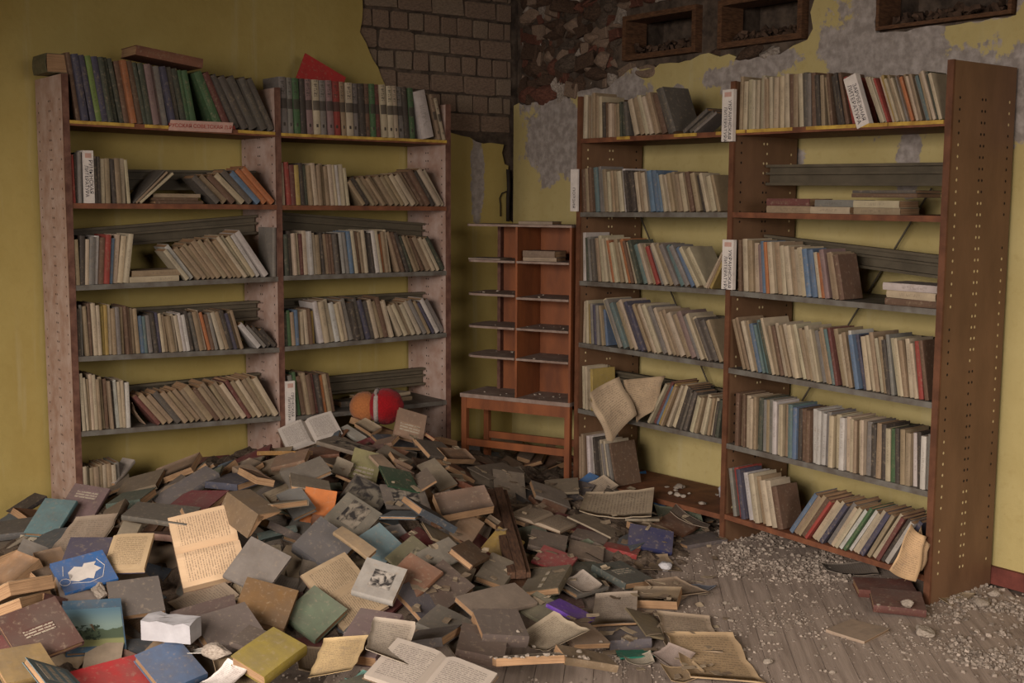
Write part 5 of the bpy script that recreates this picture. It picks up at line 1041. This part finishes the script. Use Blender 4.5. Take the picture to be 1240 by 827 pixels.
# old grooved plank lying on the heap
A = hit(601, 592, M0, .06); B = hit(628, 692, M0, .075); X = (B-A).normalized(); Lp = (B-A).length; c = (A+B)/2; N = (Vector((0, 0, 1))-X*X.z).normalized(); Y = N.cross(X)
e = empty('old_plank', mat=frame(c, X, Y, N)); bpy.context.view_layer.update()
for y0, y1, z1 in ((-.045, -.012, .0), (-.01, .03, .008), (.032, .05, -.004)):
    b = MB(); b.grid_slab(lambda i, j, k: (-Lp/2+Lp*i/6, y0+(y1-y0)*j, -.03+.002*math.sin(i*2+y0*50) if k == 0 else z1+.003*math.sin(i*1.7)), 6, 1); obj('grooved_strip', b.mesh('grooved_strip', ['old_plank']), e)
tag(e, 'dark grooved old plank sticking out of the book heap', 'plank')
# plush ball
c = on_axis(467, 492, 1, -.62); r = 22/F*(c-CAM).dot(fw)
e = empty('plush_toy', c-Vector((0, 0, r))); bpy.context.view_layer.update(); side = -rt
def ball(name, cc, rad, mat, sc=None, fuzz=.0):
    bm = bmesh.new(); bmesh.ops.create_icosphere(bm, subdivisions=4, radius=rad); rq = random.Random(2)
    for v in bm.verts: v.co *= 1+rq.uniform(-fuzz, fuzz)
    me = bpy.data.meshes.new(name); bm.to_mesh(me); bm.free(); me.materials.append(MATS[mat]); me.polygons.foreach_set('use_smooth', [True]*len(me.polygons)); o = obj(name, me, e); o.location = Vector(cc)-e.location
    if sc: o.scale = sc
    return o
ball('red_ball', c, r, 'plush_red', None, .03); ball('tan_lobe', c+side*(r*1.15)+fw*.02+Vector((0, 0, -.004)), r*.86, 'plush_tan', None, .02)
b = MB(); cc = c+side*(r*.45)-e.location; q1 = (Vector((0, 0, 1))-side*side.z).normalized(); q2 = side.cross(q1); b.tube([cc+(q1*math.cos(t)+q2*math.sin(t))*r*.9 for t in [k*math.pi/12 for k in range(25)]], r*.14, 8); obj('white_rim', b.mesh('white_rim', ['plush_white'], smooth=True), e)
tag(e, 'red fuzzy plush ball with tan lobe and white rim on the heap', 'toy')
# printed pages draped over the right bookcase
def drape(pxq, dist, label, rgb, name='paper_sheet', bow=.03):
    q = [on_axis(u, v, 0, -RXF-d) for (u, v), d in zip(pxq, dist)]; n = 8
    def P(i, j, k):
        s_, t = i/n, j/n; p = q[0]*(1-s_)*(1-t)+q[1]*(1-s_)*t+q[2]*s_*t+q[3]*s_*(1-t); return p+Vector((-1, 0, 0))*(bow*math.sin(math.pi*t)*.7+.008*math.sin(s_*7))+Vector((-.0015*k, 0, 0))
    b = MB(); b.grid_slab(P, n, n, 0, True); me = b.mesh(name, ['sheet'], smooth=True)
    c = sum(q, Vector())/4
    for v in me.vertices: v.co -= c
    o = obj(name, me, None, None, lin(rgb)); o.location = c; tag(o, label, 'paper'); return o
drape([(714, 476), (750, 456), (772, 502), (742, 536)], (.02, .06, .09, .06), 'creased printed leaf drooping over the right bookcase fifth shelf', (172, 150, 122))
drape([(755, 460), (806, 455), (792, 498), (772, 512)], (.03, -.02, .0, .06), 'wide printed leaf behind the drooping one', (158, 136, 108))
drape([(712, 480), (726, 490), (744, 534), (736, 532)], (.01, .02, .05, .05), 'narrow pale leaf left of the drooping one', (168, 148, 122))
drape([(1104, 634), (1122, 650), (1110, 704), (1078, 690)], (.0, .03, .1, .1), 'crumpled yellowed newspaper hanging at the right bookcase bottom', (190, 156, 116))
drape([(1116, 636), (1127, 660), (1118, 690), (1096, 704)], (-.02, .0, .05, .08), 'second newspaper leaf behind the crumpled one', (168, 138, 104))
drape([(163, 489), (168, 487), (181, 516), (166, 512)], (0, 0, 0, 0), 'x', (190, 160, 130)) if False else None
sf = SH['L', 0, 5]; c = on_axis(172, 505, 1, -LY-.0)
b = MB(); n = 6; b.grid_slab(lambda i, j, k: (-.035+.07*i/n*(1), -.004+.08*j/n+.02*(i/n)**2, .115*(1-(i/n)**.6)+.002*k-.0*j), n, n, 0, True)
o = obj('paper_sheet', b.mesh('paper_sheet', ['sheet'], smooth=True), None, None, lin((196, 166, 138))); o.location = (c.x, -LY+.03, sf.o.z+sf.z(sf.s(172))+.002); tag(o, 'curling pinkish booklet leaf between books on the left bookcase fifth shelf', 'paper')

# ------------------------------------------------------------------ drop heap books that nothing of can be seen, then word the labels
bpy.context.view_layer.update(); dg = bpy.context.evaluated_depsgraph_get(); seen = {}
for v in range(480, 827, 3):
    for u in range(0, 930, 3):
        ok, loc, nrm, ix, ob, mx = scene.ray_cast(dg, CAM, ray(u, v))
        if ok:
            t = ob.original if hasattr(ob, 'original') else ob
            while t.parent: t = t.parent
            seen[t.name] = seen.get(t.name, 0)+1
keepf = []
for d in FLOOR:
    if d['fill'] and seen.get(d['o'].name, 0) < 4:
        for ch in list(d['o'].children): bpy.data.objects.remove(ch)
        bpy.data.objects.remove(d['o'])
    else: keepf.append(d)
FLOOR = keepf
LM = [d for d in FLOOR if d['lm']]
groups = {}
for d in FLOOR:
    if d['lm']: continue
    best = min(LM, key=lambda q: (q['px'][0]-d['px'][0])**2+2.5*(q['px'][1]-d['px'][1])**2); dx, dy = d['px'][0]-best['px'][0], d['px'][1]-best['px'][1]
    rel = ('right of' if dx > 0 else 'left of') if abs(dx) > 1.4*abs(dy) else ('behind' if dy < 0 else 'in front of')
    short = ' '.join(best['label'].split()[:7 if len(best['label'].split()) <= 8 else 6])
    d['dist'] = math.hypot(dx, dy); groups.setdefault((d['col'], d['noun'], rel, best['label']), []).append(d)
def clip(t):
    w_ = t.split()[:16]
    while w_[-1] in ('the', 'a', 'an', 'of', 'with', 'at', 'on', 'in', 'to', 'by', 'near', 'before', 'behind', 'right', 'left', 'below', 'its', 'and', 'lying', 'showing', 'beside', 'under'): w_.pop()
    return ' '.join(w_)
for (col, noun, rel, lml), ds in groups.items():
    ds.sort(key=lambda q: q['dist'])
    for i, d in enumerate(ds): d['label'] = f"{'' if len(ds) == 1 else ['nearest ', 'second nearest ', 'third nearest ', 'fourth nearest ', 'fifth nearest '][min(i, 4)]}{col} {noun} {rel} {lml}"; d['label'] = clip(d['label'])
for d in FLOOR: tag(d['o'], d['label'], d['cat'], 'books fallen in the heap' if d['cat'] == 'book' else 'loose papers on the floor')
print('floor things', len(FLOOR), 'objects', len(bpy.data.objects))
